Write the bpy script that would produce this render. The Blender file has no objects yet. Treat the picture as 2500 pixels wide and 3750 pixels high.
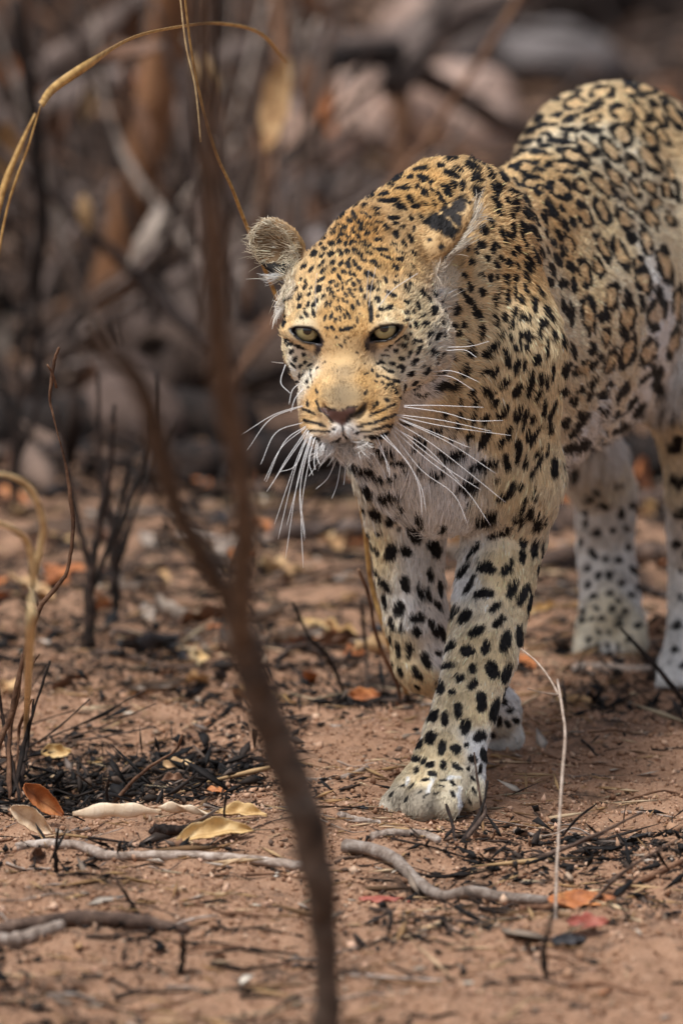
import bpy, math, random
import numpy as np
from mathutils import Vector, Matrix
from mathutils.bvhtree import BVHTree

random.seed(7)
rng = np.random.default_rng(7)
scene = bpy.context.scene
col = scene.collection

# ------------------------------------------------------------------ camera
CAM_H = 1.5
PITCH = math.atan(4105.0 / 35000.0)
FPX = 35000.0                      # focal length in photo pixels (2500 x 3750)
cam_data = bpy.data.cameras.new('camera')
cam = bpy.data.objects.new('camera', cam_data)
col.objects.link(cam)
cam.location = (0, 0, CAM_H)
cam.rotation_euler = (math.radians(90) - PITCH, 0, 0)
cam_data.sensor_fit = 'VERTICAL'
cam_data.sensor_height = 36.0
cam_data.lens = FPX / 3750.0 * 36.0
cam_data.clip_start = 0.5
cam_data.clip_end = 400
cam_data.dof.use_dof = True
cam_data.dof.focus_distance = 10.12
cam_data.dof.aperture_fstop = 5.2
cam_data.dof.aperture_blades = 9
scene.camera = cam

# ------------------------------------------------------------------ world, sun, exposure
world = bpy.data.worlds.new('World')
scene.world = world
world.use_nodes = True
wn = world.node_tree
wn.nodes.clear()
w_out = wn.nodes.new('ShaderNodeOutputWorld')
w_bg = wn.nodes.new('ShaderNodeBackground')
w_sky = wn.nodes.new('ShaderNodeTexSky')
w_sky.sky_type = 'NISHITA'
w_sky.sun_disc = False
w_sky.sun_elevation = math.radians(66)
w_sky.sun_rotation = math.radians(220)
w_sky.dust_density = 4.0
w_sky.air_density = 1.0
w_hs = wn.nodes.new('ShaderNodeHueSaturation')
w_hs.inputs['Saturation'].default_value = 0.62      # overcast: nearly neutral sky light
wn.links.new(w_sky.outputs[0], w_hs.inputs['Color'])
wn.links.new(w_hs.outputs[0], w_bg.inputs['Color'])
w_bg.inputs['Strength'].default_value = 0.074
wn.links.new(w_bg.outputs[0], w_out.inputs['Surface'])

sun_data = bpy.data.lights.new('sun', 'SUN')
sun_data.energy = 2.0
sun_data.angle = math.radians(16)
sun_data.color = (1.0, 0.985, 0.96)
sun = bpy.data.objects.new('sun', sun_data)
col.objects.link(sun)
sun.rotation_euler = (math.radians(24), 0, math.radians(-40))

scene.view_settings.view_transform = 'Standard'
scene.view_settings.look = 'None'
scene.view_settings.exposure = 0.70
scene.view_settings.gamma = 1.0
scene.view_settings.use_curve_mapping = False
scene.cycles_curves.shape = 'RIBBONS'
scene.cycles.max_bounces = 6
scene.cycles.diffuse_bounces = 3
scene.cycles.use_denoising = True
scene.cycles.denoising_input_passes = 'RGB_ALBEDO_NORMAL'
scene.cycles.denoising_prefilter = 'ACCURATE'

# ------------------------------------------------------------------ photo pixel <-> place
SP, CP = math.sin(PITCH), math.cos(PITCH)
CAMP = np.array([0, 0, CAM_H])

def ray(px, py):
    a = (px - 1250.0) / FPX
    b = (1875.0 - py) / FPX
    return np.array([a, b * SP + CP, b * CP - SP])

def pix(px, py, d):
    """the point seen at photo pixel px, py at horizontal distance d"""
    r = ray(px, py)
    return CAMP + r * (d / r[1])

def gnd(px, py, z=0.0):
    """the ground point seen at photo pixel px, py"""
    r = ray(px, py)
    return CAMP + r * ((z - CAM_H) / r[2])

def topix(P):
    v = P - CAMP
    zc = v[..., 1] * CP - v[..., 2] * SP
    yc = v[..., 1] * SP + v[..., 2] * CP
    return 1250 + FPX * v[..., 0] / zc, 1875 - FPX * yc / zc

def nrm(v):
    v = np.asarray(v, float)
    return v / (np.linalg.norm(v, axis=-1, keepdims=True) + 1e-12)

_ns = np.random.default_rng(3)
_nd = nrm(_ns.normal(size=(24, 3)))
_np = _ns.uniform(0, 6.28, 24)
_nf = _ns.uniform(0.6, 1.7, 24)

def wob(P, freq, off=0):
    """cheap smooth noise in about -1..1"""
    s = 0
    for i in range(8):
        j = (i + off * 5) % 24
        s = s + np.sin((P @ _nd[j]) * (freq * _nf[j]) + _np[(j + off) % 24])
    return s / 3.2

# ------------------------------------------------------------------ object helpers
def tag(o, label=None, cat=None, group=None, kind=None):
    if label: o['label'] = label
    if cat: o['category'] = cat
    if group: o['group'] = group
    if kind: o['kind'] = kind
    return o

def link(o, parent=None):
    col.objects.link(o)
    if parent is not None:
        o.parent = parent
    return o

def mesh_np(name, V, F, mat=None, parent=None, smooth=True, link_it=True):
    """V (n,3), F (m,k) arrays or list of faces"""
    me = bpy.data.meshes.new(name)
    V = np.asarray(V, np.float32)
    if isinstance(F, np.ndarray):
        k = F.shape[1]
        me.vertices.add(len(V)); me.vertices.foreach_set('co', V.ravel())
        me.loops.add(F.size); me.loops.foreach_set('vertex_index', F.astype(np.int32).ravel())
        me.polygons.add(len(F))
        me.polygons.foreach_set('loop_start', np.arange(0, F.size, k, dtype=np.int32))
        me.update(calc_edges=True)
        me.validate()
    else:
        me.from_pydata([tuple(map(float, v)) for v in V], [], F)
    if smooth and len(me.polygons):
        me.polygons.foreach_set('use_smooth', np.ones(len(me.polygons), bool))
    if mat: me.materials.append(mat)
    o = bpy.data.objects.new(name, me)
    if link_it: link(o, parent)
    return o

def empty(name, loc=(0, 0, 0)):
    o = bpy.data.objects.new(name, None)
    o.location = loc
    o.empty_display_size = 0.05
    col.objects.link(o)
    return o
# ================================================================== ground
PAWS = [gnd(1570, 2960), gnd(1815, 2735), gnd(2240, 2390), gnd(2540, 2500)]
def ground_h(x, y):
    x = np.asarray(x, float); y = np.asarray(y, float)
    P = np.stack([x, y, np.zeros_like(x)], -1)
    h = .012 * wob(P, 9, 12) + .0055 * wob(P, 38, 13) + .0030 * wob(P, 110, 14)
    h = h + np.where(y > 13.2, (y - 13.2) * .0 , 0)
    k = 1.0
    for p in PAWS:   # soil pushed up round each paw
        dd = np.sqrt((x - p[0]) ** 2 + ((y - p[1]) * .85) ** 2)
        h = h + .0035 * np.exp(-((dd - .080) / .016) ** 2)
    for p in PAWS:
        k = k * (1 - np.exp(-(((x - p[0]) ** 2 + (y - p[1]) ** 2) / .10 ** 2)))
    return h * k
def gaxis(lo, hi, segs):
    x = [lo]
    while x[-1] < hi:
        x.append(x[-1] + [h for a, h in segs if x[-1] >= a - 1e-9][-1])
    return np.array(x)
def grid_mesh(xs, ys, hf):
    X, Y = np.meshgrid(xs, ys, indexing='ij')
    V = np.stack([X, Y, hf(X, Y)], -1).reshape(-1, 3)
    n, m = len(xs), len(ys)
    i = np.arange(n * m).reshape(n, m)
    F = np.stack([i[:-1, :-1], i[1:, :-1], i[1:, 1:], i[:-1, 1:]], -1).reshape(-1, 4)
    return V, F

def nodes0(name):
    m = bpy.data.materials.new(name); m.use_nodes = True
    return m, m.node_tree, m.node_tree.nodes['Principled BSDF']
def N(nt, t, **kw):
    n = nt.nodes.new(t)
    for k, v in kw.items():
        if k in n.inputs.keys(): n.inputs[k].default_value = v
        else: setattr(n, k, v)
    return n
def noise(nt, vec, scale, detail=6, rough=.6, dist=0):
    n = N(nt, 'ShaderNodeTexNoise'); n.inputs['Scale'].default_value = scale; n.inputs['Detail'].default_value = detail
    n.inputs['Roughness'].default_value = rough; n.inputs['Distortion'].default_value = dist
    if vec is not None: nt.links.new(vec, n.inputs['Vector'])
    return n.outputs['Fac']
def cramp(nt, fac, stops):
    r = N(nt, 'ShaderNodeValToRGB'); cr = r.color_ramp
    while len(cr.elements) > 1: cr.elements.remove(cr.elements[-1])
    cr.elements[0].position = stops[0][0]; c = stops[0][1]; cr.elements[0].color = (*c, 1) if len(c) == 3 else c
    for p, c in stops[1:]:
        e = cr.elements.new(p); e.color = (*c, 1)
    nt.links.new(fac, r.inputs[0])
    return r.outputs[0]
def mix(nt, fac, a, b, mode='MIX'):
    n = N(nt, 'ShaderNodeMix'); n.data_type = 'RGBA'; n.blend_type = mode
    if isinstance(fac, (int, float)): n.inputs[0].default_value = fac
    else: nt.links.new(fac, n.inputs[0])
    for k, s in ((6, a), (7, b)):
        if isinstance(s, tuple): n.inputs[k].default_value = (*s, 1)
        else: nt.links.new(s, n.inputs[k])
    return n.outputs[2]
def math_(nt, op, a, b=0.0):
    n = N(nt, 'ShaderNodeMath'); n.operation = op
    for k, s in ((0, a), (1, b)):
        if isinstance(s, (int, float)): n.inputs[k].default_value = s
        else: nt.links.new(s, n.inputs[k])
    return n.outputs[0]
def bump(nt, bs, h, strength=.5, dist=.004):
    b = N(nt, 'ShaderNodeBump'); b.inputs['Strength'].default_value = strength; b.inputs['Distance'].default_value = dist
    nt.links.new(h, b.inputs['Height']); nt.links.new(b.outputs[0], bs.inputs['Normal'])
def S(r, g, b):
    return tuple(float(((c / 255 + .055) / 1.055) ** 2.4 if c > 10 else c / 255 / 12.92) for c in (r, g, b))

m_earth, nt, bs = nodes0('scorched_red_earth')
geo = N(nt, 'ShaderNodeNewGeometry'); pos = geo.outputs['Position']
n1 = noise(nt, pos, 5.5, 5); n2 = noise(nt, pos, 45, 6, .65); n3 = noise(nt, pos, 260, 5, .7); n4 = noise(nt, pos, 14, 4)
earth = cramp(nt, n2, [(.30, S(128, 96, 76)), (.46, S(176, 136, 108)), (.60, S(194, 154, 126)), (.78, S(212, 178, 150))])
earth = mix(nt, .45, earth, cramp(nt, n3, [(.3, S(112, 84, 68)), (.5, S(178, 138, 110)), (.7, S(216, 184, 156))]))
# ash and soot lie thicker further back, where the fire burnt hottest
sep = N(nt, 'ShaderNodeSeparateXYZ'); nt.links.new(pos, sep.inputs[0])
back = N(nt, 'ShaderNodeMapRange'); back.inputs['From Min'].default_value = 10.6; back.inputs['From Max'].default_value = 13.5
nt.links.new(sep.outputs['Y'], back.inputs['Value'])
sootn = math_(nt, 'ADD', math_(nt, 'ADD', math_(nt, 'MULTIPLY', n1, .62), math_(nt, 'MULTIPLY', n4, .46)), math_(nt, 'MULTIPLY', n2, .34))
soot = math_(nt, 'ADD', sootn, math_(nt, 'MULTIPLY', back.outputs[0], .12))
sm = N(nt, 'ShaderNodeMapRange'); sm.inputs['From Min'].default_value = .735; sm.inputs['From Max'].default_value = .86
nt.links.new(soot, sm.inputs['Value'])
sootc = cramp(nt, n3, [(.3, S(30, 25, 23)), (.6, S(62, 52, 47)), (.8, S(112, 96, 86))])
colr = mix(nt, math_(nt, 'MULTIPLY', sm.outputs[0], .92), earth, sootc)
nt.links.new(colr, bs.inputs['Base Color'])
bs.inputs['Roughness'].default_value = .95; bs.inputs['Specular IOR Level'].default_value = .15
hh = math_(nt, 'ADD', math_(nt, 'MULTIPLY', n2, .6), math_(nt, 'MULTIPLY', n3, .5))
bump(nt, bs, hh, .9, .012)
gx = gaxis(-60, 60, [(-60, 6), (-6, .6), (-1.2, .06), (-.50, .0065), (.58, .06), (1.3, .6), (6, 6)])
gy = gaxis(-20, 140, [(-20, 2), (6, .25), (8.2, .03), (8.7, .0085), (11.4, .018), (13.5, .06), (18, .25), (26, 4)])
V, F = grid_mesh(gx, gy, ground_h)
earth_o = mesh_np('ground', V, F, m_earth)
tag(earth_o, kind='structure')

# ------------------------------------------------------------------ loose matter nobody could count
def scatter(n, d0, d1, r, margin=.10, power=1.0):
    """random places inside the camera's cone on the ground (with a margin at both sides)"""
    y = d0 + (d1 - d0) * r.random(n) ** power
    half = 1250.0 / FPX * y + margin
    return (r.random(n) * 2 - 1) * half, y
def rot_rand(n, r, flat=None):
    q = nrm(r.normal(size=(n, 4)))
    w, x, y, z = q.T
    R = np.stack([1 - 2 * (y * y + z * z), 2 * (x * y - z * w), 2 * (x * z + y * w), 2 * (x * y + z * w), 1 - 2 * (x * x + z * z), 2 * (y * z - x * w), 2 * (x * z - y * w), 2 * (y * z + x * w), 1 - 2 * (x * x + y * y)], -1).reshape(n, 3, 3)
    if flat is not None:
        a = r.uniform(0, 2 * math.pi, n); t = r.normal(0, flat, n); b = r.uniform(0, 2 * math.pi, n)
        ca, sa = np.cos(a), np.sin(a)
        Rz = np.stack([ca, -sa, 0 * a, sa, ca, 0 * a, 0 * a, 0 * a, 1 + 0 * a], -1).reshape(n, 3, 3)
        ct, st = np.cos(t), np.sin(t)
        Rx = np.stack([1 + 0 * a, 0 * a, 0 * a, 0 * a, ct, -st, 0 * a, st, ct], -1).reshape(n, 3, 3)
        cb, sb = np.cos(b), np.sin(b)
        R2 = np.stack([cb, -sb, 0 * a, sb, cb, 0 * a, 0 * a, 0 * a, 1 + 0 * a], -1).reshape(n, 3, 3)
        R = R2 @ Rx @ Rz
    return R
OCT = np.array([[1, 0, 0], [-1, 0, 0], [0, 1, 0], [0, -1, 0], [0, 0, 1], [0, 0, -1]], float)
OCTF = np.array([[0, 2, 4], [2, 1, 4], [1, 3, 4], [3, 0, 4], [2, 0, 5], [1, 2, 5], [3, 1, 5], [0, 3, 5]])
def bits(name, x, y, size, aspect, r, mat, flat=None, sink=.3, jit=.35, clear=True, var=(.6, 1.4)):
    n = len(x)
    if clear:
        k = np.ones(n, bool)
        for p in PAWS: k &= (x - p[0]) ** 2 + (y - p[1]) ** 2 > .045 ** 2
        x, y, size = x[k], y[k], size[k]; n = len(x)
    if not np.isscalar(sink): sink = sink[:n]
    v = OCT[None] * (1 + jit * r.normal(size=(n, 6, 1))) * (np.array(aspect)[None, None] * (var[0] * (var[1] / var[0]) ** r.random((n, 1, 3)))) * size[:, None, None]
    R = rot_rand(n, r, flat)
    v = np.einsum('nij,nkj->nki', R, v)
    z = ground_h(x, y) - v[..., 2].min(1) * (1 - sink)
    v += np.stack([x, y, z], -1)[:, None]
    F = (OCTF[None] + (np.arange(n) * 6)[:, None, None]).reshape(-1, 3)
    o = mesh_np(name, v.reshape(-1, 3), F, mat, smooth=False)
    return o
def stuff_mat(name, stops, rough=.9, scale=60):
    m, nt, bs = nodes0(name)
    g = N(nt, 'ShaderNodeNewGeometry')
    f = noise(nt, g.outputs['Position'], scale, 3)
    rpi = g.outputs['Random Per Island']
    c = cramp(nt, rpi, stops)
    c2 = mix(nt, .35, c, cramp(nt, f, [(.3, (.02, .02, .02)), (.7, (.5, .45, .4))]), 'OVERLAY')
    nt.links.new(c2, bs.inputs['Base Color']); bs.inputs['Roughness'].default_value = rough
    bs.inputs['Specular IOR Level'].default_value = .25
    return m
r1 = np.random.default_rng(21)
m_gravel = stuff_mat('soil_crumbs', [(0, S(138, 104, 82)), (.4, S(176, 138, 110)), (.7, S(196, 160, 132)), (.9, S(216, 190, 164)), (1, S(96, 78, 68))])
x, y = scatter(60000, 8.6, 11.6, r1)
o = bits('soil_crumbs', x, y, r1.gamma(1.5, .00062, len(x)) + .0005, (1, 1, .8), r1, m_gravel)
tag(o, 'crumbs of red soil and grit strewn over the ground', kind='stuff')
m_char = stuff_mat('charred_bits', [(0, S(15, 14, 15)), (.55, S(34, 30, 29)), (.8, S(62, 52, 46)), (.92, S(98, 80, 68)), (1, S(130, 118, 110))], .75)
x, y = scatter(80000, 8.5, 14.5, r1, .15)
Pn = np.stack([x, y, 0 * x], -1)
dens = .5 + .5 * (wob(Pn, 10, 15) * .6 + wob(Pn, 34, 16) * .5) + np.clip((y - 10.7) / 2.2, 0, .38) + .10 * (y < 9.5)
for px, py, rad, g in ((330, 2800, .13, .9), (700, 2830, .09, 1.1), (450, 2850, .10, 1.0), (130, 2870, .10, .8), (2150, 3140, .12, .45), (1900, 3140, .07, .35), (2350, 3090, .10, .5), (1310, 2590, .05, .9), (2300, 2520, .12, .7), (500, 3450, .12, .15), (950, 3560, .10, .15), (200, 3150, .08, .4), (1000, 2890, .06, .5), (250, 2330, .2, .5), (700, 2320, .2, .5), (420, 3430, .06, .4), (150, 3460, .06, .3), (620, 2760, .10, .7)):
    p = gnd(px, py); dens += g * np.exp(-(((x - p[0]) / rad) ** 2 + ((y - p[1]) / (rad * 1.6)) ** 2))
k = r1.random(len(x)) < np.clip((dens - .62) * 2.2, .025, 1)
x, y = x[k], y[k]
hx, hy = [x], [y]
for px, py, n_, sx_, sy_ in ((330, 2850, 1700, .055, .09), (640, 2830, 1700, .050, .085), (130, 2880, 800, .05, .08), (860, 2830, 420, .03, .06), (1320, 2595, 650, .026, .035), (2250, 3105, 300, .06, .05), (1960, 3150, 110, .035, .03), (570, 3160, 140, .03, .012)):
    p = gnd(px, py)
    hx.append(p[0] + sx_ * r1.normal(size=n_)); hy.append(p[1] + sy_ * r1.normal(size=n_))
x = np.concatenate(hx); y = np.concatenate(hy)
o = bits('charred_litter', x, y, np.clip(r1.gamma(1.2, .0022, len(x)) + .0007, 0, .0085), (1.7, .36, .24), r1, m_char, flat=.42, sink=r1.uniform(-1.0, .3, 400000), jit=.45, var=(.35, 2.2))
tag(o, 'black charred flakes and burnt bits covering the ground', kind='stuff')
m_straw = stuff_mat('straw_bits', [(0, S(90, 70, 52)), (.3, S(150, 116, 80)), (.6, S(186, 154, 112)), (.85, S(214, 196, 164)), (1, S(60, 46, 38))])
x, y = scatter(9000, 8.5, 13.0, r1, .12)
Pn = np.stack([x, y, 0 * x], -1)
k = r1.random(len(x)) < np.clip(.5 + .55 * wob(Pn, 13, 17), .12, 1)
x, y = x[k], y[k]
o = bits('straw_litter', x, y, r1.gamma(2.0, .0042, len(x)) + .002, (1.7, .09, .08), r1, m_straw, flat=.16, sink=.05, jit=.15)
tag(o, 'bits of dry straw and bark scattered over the ground', kind='stuff')
m_chip = stuff_mat('ash_chips', [(0, S(120, 108, 98)), (.4, S(170, 152, 134)), (.7, S(196, 186, 174)), (1, S(226, 218, 206))])
x, y = scatter(700, 8.5, 13.0, r1, .12)
o = bits('pale_chips', x, y, r1.gamma(2.0, .0020, len(x)) + .0015, (1.6, .8, .14), r1, m_chip, flat=.3, sink=.15)
tag(o, 'small pale ash and leaf chips scattered over the ground', kind='stuff')
# ================================================================== sticks, stems, leaves
def tube0(path, radii, n=8, ends=True):
    path = np.asarray(path, float); radii = np.broadcast_to(np.asarray(radii, float), len(path))
    T = nrm(np.gradient(path, axis=0))
    a = np.cross(T[0], [0, 0, 1.0])
    if np.linalg.norm(a) < .1: a = np.cross(T[0], [1.0, 0, 0])
    a = nrm(a); V = []
    for p, t, rr in zip(path, T, radii):
        a = nrm(a - t * (a @ t)); b = np.cross(t, a)
        for i in range(n):
            g = 2 * math.pi * i / n
            V.append(p + (a * math.cos(g) + b * math.sin(g)) * rr)
    F = []
    for j in range(len(path) - 1):
        for i in range(n):
            k = (i + 1) % n
            F.append((j * n + i, j * n + k, (j + 1) * n + k, (j + 1) * n + i))
    if ends:
        F.append(tuple(range(n - 1, -1, -1))); F.append(tuple((len(path) - 1) * n + i for i in range(n)))
    return np.array(V), F
def spline(pts, n=16):
    pts = np.asarray(pts, float)
    if len(pts) == 2: return pts[0] + np.linspace(0, 1, n)[:, None] * (pts[1] - pts[0])
    P = np.vstack([2 * pts[0] - pts[1], pts, 2 * pts[-1] - pts[-2]])
    out = []; m = max(2, n // (len(pts) - 1))
    for i in range(len(pts) - 1):
        p0, p1, p2, p3 = P[i:i + 4]
        for t in np.linspace(0, 1, m, endpoint=False):
            out.append(.5 * ((2 * p1) + (-p0 + p2) * t + (2 * p0 - 5 * p1 + 4 * p2 - p3) * t * t + (-p0 + 3 * p1 - 3 * p2 + p3) * t ** 3))
    out.append(pts[-1])
    return np.array(out)
def bark(name, stops, scale=(60, 60, 14), bumpd=.003, rough=.85):
    m, nt, bs = nodes0(name)
    tc = N(nt, 'ShaderNodeTexCoord')
    f = noise(nt, tc.outputs['Object'], scale[0], 6, .65, .4); g = noise(nt, tc.outputs['Object'], scale[0] * 5, 4, .6)
    oi = N(nt, 'ShaderNodeObjectInfo')
    c = cramp(nt, f, stops)
    hs = N(nt, 'ShaderNodeHueSaturation'); nt.links.new(c, hs.inputs['Color'])
    mr = N(nt, 'ShaderNodeMapRange'); mr.inputs['To Min'].default_value = .65; mr.inputs['To Max'].default_value = 1.35
    nt.links.new(oi.outputs['Random'], mr.inputs['Value']); nt.links.new(mr.outputs[0], hs.inputs['Value'])
    nt.links.new(hs.outputs[0], bs.inputs['Base Color'])
    bs.inputs['Roughness'].default_value = rough; bs.inputs['Specular IOR Level'].default_value = .3
    bump(nt, bs, math_(nt, 'ADD', f, math_(nt, 'MULTIPLY', g, .6)), .7, bumpd)
    return m
m_bark = bark('brown_bark', [(.3, S(46, 36, 31)), (.5, S(78, 62, 53)), (.7, S(112, 93, 81))])
m_sapl = bark('sapling_bark', [(.3, S(52, 43, 37)), (.48, S(86, 72, 62)), (.7, S(116, 101, 90))], (40, 0, 0))
m_grey = bark('grey_wood', [(.3, S(96, 82, 72)), (.5, S(150, 134, 122)), (.7, S(190, 178, 168))], (80, 0, 0))
m_dark = bark('burnt_wood', [(.3, S(16, 13, 12)), (.5, S(38, 29, 25)), (.7, S(70, 54, 46))])
m_rust = bark('rusty_twig', [(.3, S(62, 42, 31)), (.5, S(106, 76, 57)), (.7, S(142, 110, 86))])
m_mauve = bark('weathered_wood', [(.3, S(62, 51, 46)), (.5, S(98, 84, 77)), (.7, S(138, 123, 116))], (12, 0, 0), .006)
m_pink = bark('pale_log', [(.3, S(140, 108, 92)), (.5, S(188, 154, 134)), (.7, S(214, 184, 166))], (10, 0, 0), .006)
m_orange = bark('orange_bark', [(.3, S(92, 64, 44)), (.5, S(130, 92, 64)), (.7, S(156, 116, 86))], (8, 0, 0), .006)
def straw_mat(name, a, b):
    m, nt, bs = nodes0(name)
    tc = N(nt, 'ShaderNodeTexCoord')
    f = noise(nt, tc.outputs['Object'], 90, 4)
    nt.links.new(cramp(nt, f, [(.35, a), (.65, b)]), bs.inputs['Base Color'])
    bs.inputs['Roughness'].default_value = .6
    return m
m_straw1 = straw_mat('dry_grass', S(150, 112, 60), S(206, 168, 104))
m_straw2 = straw_mat('pale_straw', S(176, 146, 104), S(222, 198, 150))
m_stem = straw_mat('bleached_stem', S(140, 120, 104), S(186, 168, 152))

def lumpy(path, radii, seed, amp=.15):
    r = np.random.default_rng(seed)
    k = 1 + amp * np.interp(np.linspace(0, 1, len(path)), np.linspace(0, 1, 9), r.normal(size=9))
    path = path.copy()
    T = nrm(np.gradient(path, axis=0))
    path[1:-1] += r.normal(size=(len(path) - 2, 3)) * np.asarray(radii)[1:-1, None] * amp * .7
    return path, np.asarray(radii) * k
def stick(name, pts, r0, r1, mat, label=None, cat=None, group=None, parent=None, n=8, seg=18, seed=0, amp=.15, loc=None):
    """a stem whose origin sits at its first point"""
    path = spline(pts, seg)
    radii = np.linspace(r0, r1, len(path))
    path, radii = lumpy(path, radii, seed + int(abs(path[0, 0]) * 1e4) % 999, amp)
    base = path[0].copy() if parent is None else np.array(parent['base_at']) if 'base_at' in parent else np.zeros(3)
    V, F = tube0(path - base, radii, n)
    o = mesh_np(name, V, F, mat, parent)
    if parent is None:
        o.location = base
        if label: tag(o, label, cat, group)
    return o
def plant(name, base, label, cat, group=None):
    o = empty(name, base); o['base_at'] = [float(v) for v in base]
    return tag(o, label, cat, group)
def PX(d, *pts):
    """photo corner points at distance d, or at distances running d0 -> d1"""
    n = len(pts)
    if isinstance(d, tuple): ds = np.interp(np.linspace(0, 1, n), np.linspace(0, 1, len(d)), d)
    else: ds = [d] * n
    return [pix(x, y, dd) for (x, y), dd in zip(pts, ds)]
def G(px, py, dz=0.0):
    p = gnd(px, py); p[2] = float(ground_h(p[0], p[1])) + dz
    return p

# ---- the forked sapling close to the camera
b = gnd(1222, 4420); b[2] = float(ground_h(b[0], b[1])) - .01
sap = plant('forked_sapling', b, 'blurred brown forked sapling standing in front of the leopard', 'sapling')
D0 = float(b[1])
tr = [b] + PX((D0 - .005, D0 - .12), (1206, 3950), (1193, 3600), (1180, 3330), (1140, 3080), (1060, 2830), (975, 2610), (915, 2440), (880, 2310))
stick('trunk', tr, .0132, .0142, m_sapl, parent=sap, n=12, seg=63, amp=.12)
stick('branch', PX((D0 - .12, D0 - .75), (885, 2340), (830, 2190), (745, 2040), (680, 1930), (620, 1780), (565, 1560), (530, 1440), (470, 1350), (400, 1290), (330, 1190)), .0108, .0060, m_sapl, parent=sap, n=10, seg=50, amp=.14)
stick('branch', PX((D0 - .12, D0 - 1.05), (885, 2340), (880, 2200), (893, 2050), (895, 1880), (870, 1680), (830, 1450), (800, 1230), (788, 1000), (770, 700), (755, 350), (735, -80)), .0112, .0078, m_sapl, parent=sap, n=10, seg=50, amp=.14)
stick('twig', PX((D0 - .62, D0 - .68), (530, 1440), (480, 1330), (430, 1180), (400, 1060)), .0042, .002, m_sapl, parent=sap, seg=12)

def blade(name, pts, w, mat, label, cat, group=None, twist=0.0, parent=None):
    """a flat grass blade with a folded midrib"""
    path = spline(pts, 36)
    T = nrm(np.gradient(path, axis=0))
    ws = w * np.sin(np.linspace(.55, math.pi - .12, len(path))) ** .6
    V = []; F = []
    for i, (p, t) in enumerate(zip(path, T)):
        view = nrm(p - CAMP)
        side = nrm(np.cross(t, np.array([0.0, 1.0, .15])))
        a = twist * i / len(path)
        side = nrm(side * math.cos(a) + np.cross(t, side) * math.sin(a)); nn = np.cross(side, t)
        V += [p - side * ws[i], p - nn * ws[i] * .22, p + side * ws[i]]
        if i:
            k = 3 * i
            F += [(k - 3, k - 2, k + 1, k), (k - 2, k - 1, k + 2, k + 1)]
    base = path[0]
    if parent is not None: base = np.array(parent['base_at'])
    o = mesh_np(name, np.array(V) - base, F, mat, parent)
    sd = o.modifiers.new('thickness', 'SOLIDIFY'); sd.thickness = .0006
    if parent is None:
        o.location = base
        tag(o, label, cat, group)
    return o
# ---- grasses
bb = gnd(-330, 3300)
blade('dry_grass', [np.array([bb[0], bb[1], 0])] + PX((9.62, 9.64), (-180, 1900), (-110, 1250), (0, 740), (60, 570), (130, 415)), .0034, m_straw1, 'straw coloured grass blade rising at the left edge up to a sharp bend', 'grass blade')
gb = plant('bent_grass', pix(-230, 3150, 9.75), 'long arching straw coloured grass leaf across the top left', 'grass blade')
gb.location = gnd(-230, 3200)
gb['base_at'] = [float(v) for v in gb.location]
blade('leaf', [np.array(gb.location)] + PX((9.72, 9.70), (-120, 1900), (0, 900), (110, 520), (150, 385)), .0012, m_straw1, None, None, parent=gb)
blade('leaf', PX((9.70, 9.80, 10.4, 11.0), (150, 385), (200, 320), (340, 225), (480, 140), (640, 100), (800, 85), (950, 120), (1050, 230)), .0052, m_straw1, None, None, parent=gb, twist=.5)
stick('grass_stalk', [G(1500, 2580)] + PX((10.60, 10.52, 10.45, 10.30, 10.16, 10.12), (1440, 2400), (1360, 2140), (1320, 1850), (1200, 1480), (1040, 1150), (905, 830), (850, 690), (790, 560), (740, 380), (700, 180), (672, -60)), .0030, .0013, m_straw1,
      'thin golden grass stalk leaning down to the leopard\'s ear from the top', 'grass stalk', seg=66, amp=.05)
stick('grass_stalk', PX((9.95, 9.95), (735, 520), (715, 320), (680, 160), (655, -60)), .0011, .0009, m_straw2, seg=24, amp=.05,
      label='second finer straw beside the golden grass stalk at the top', cat='grass stalk')
loop = plant('straw_loop', gnd(95, 2700), 'pale looping straw grass tuft at the left edge', 'grass tuft')
lb = np.array(loop['base_at'])
blade('leaf', [lb] + PX((9.1, 9.0), (105, 2350), (118, 2150), (150, 2000), (160, 1920), (130, 1820), (80, 1760), (-20, 1735), (-120, 1760)), .0034, m_straw2, None, None, parent=loop)
blade('leaf', [lb] + PX((9.1, 9.0), (118, 2330), (125, 2150), (110, 2010), (70, 1950), (-30, 1905), (-120, 1900)), .0032, m_straw2, None, None, parent=loop)

# ---- wiry stem at the left
wb = G(-40, 2900)
wiry = plant('wiry_stem', wb, 'tall crooked bare stem with a hooked tip at the left', 'bare stem')
DD = (float(wb[1]) - .02, 10.15)
stick('stem', [wb] + PX(DD, (0, 2720), (35, 2640), (62, 2520), (85, 2420), (112, 2330), (142, 2235), (215, 2140), (248, 2085), (268, 1950), (262, 1850), (240, 1700), (215, 1600), (186, 1480), (190, 1390), (200, 1320), (218, 1272)), .0030, .0017, m_rust, parent=wiry, seg=90, amp=.22)
stick('twig', PX((10.2, 10.19), (142, 2225), (132, 2190), (128, 2160)), .0016, .0011, m_rust, parent=wiry, seg=6)
stick('twig', PX((10.15, 10.14), (207, 1420), (195, 1370), (174, 1335)), .0016, .0010, m_rust, parent=wiry, seg=6)
stick('twig', PX((10.25, 10.22), (80, 2450), (120, 2430), (145, 2395)), .0012, .0008, m_rust, parent=wiry, seg=6)

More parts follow.
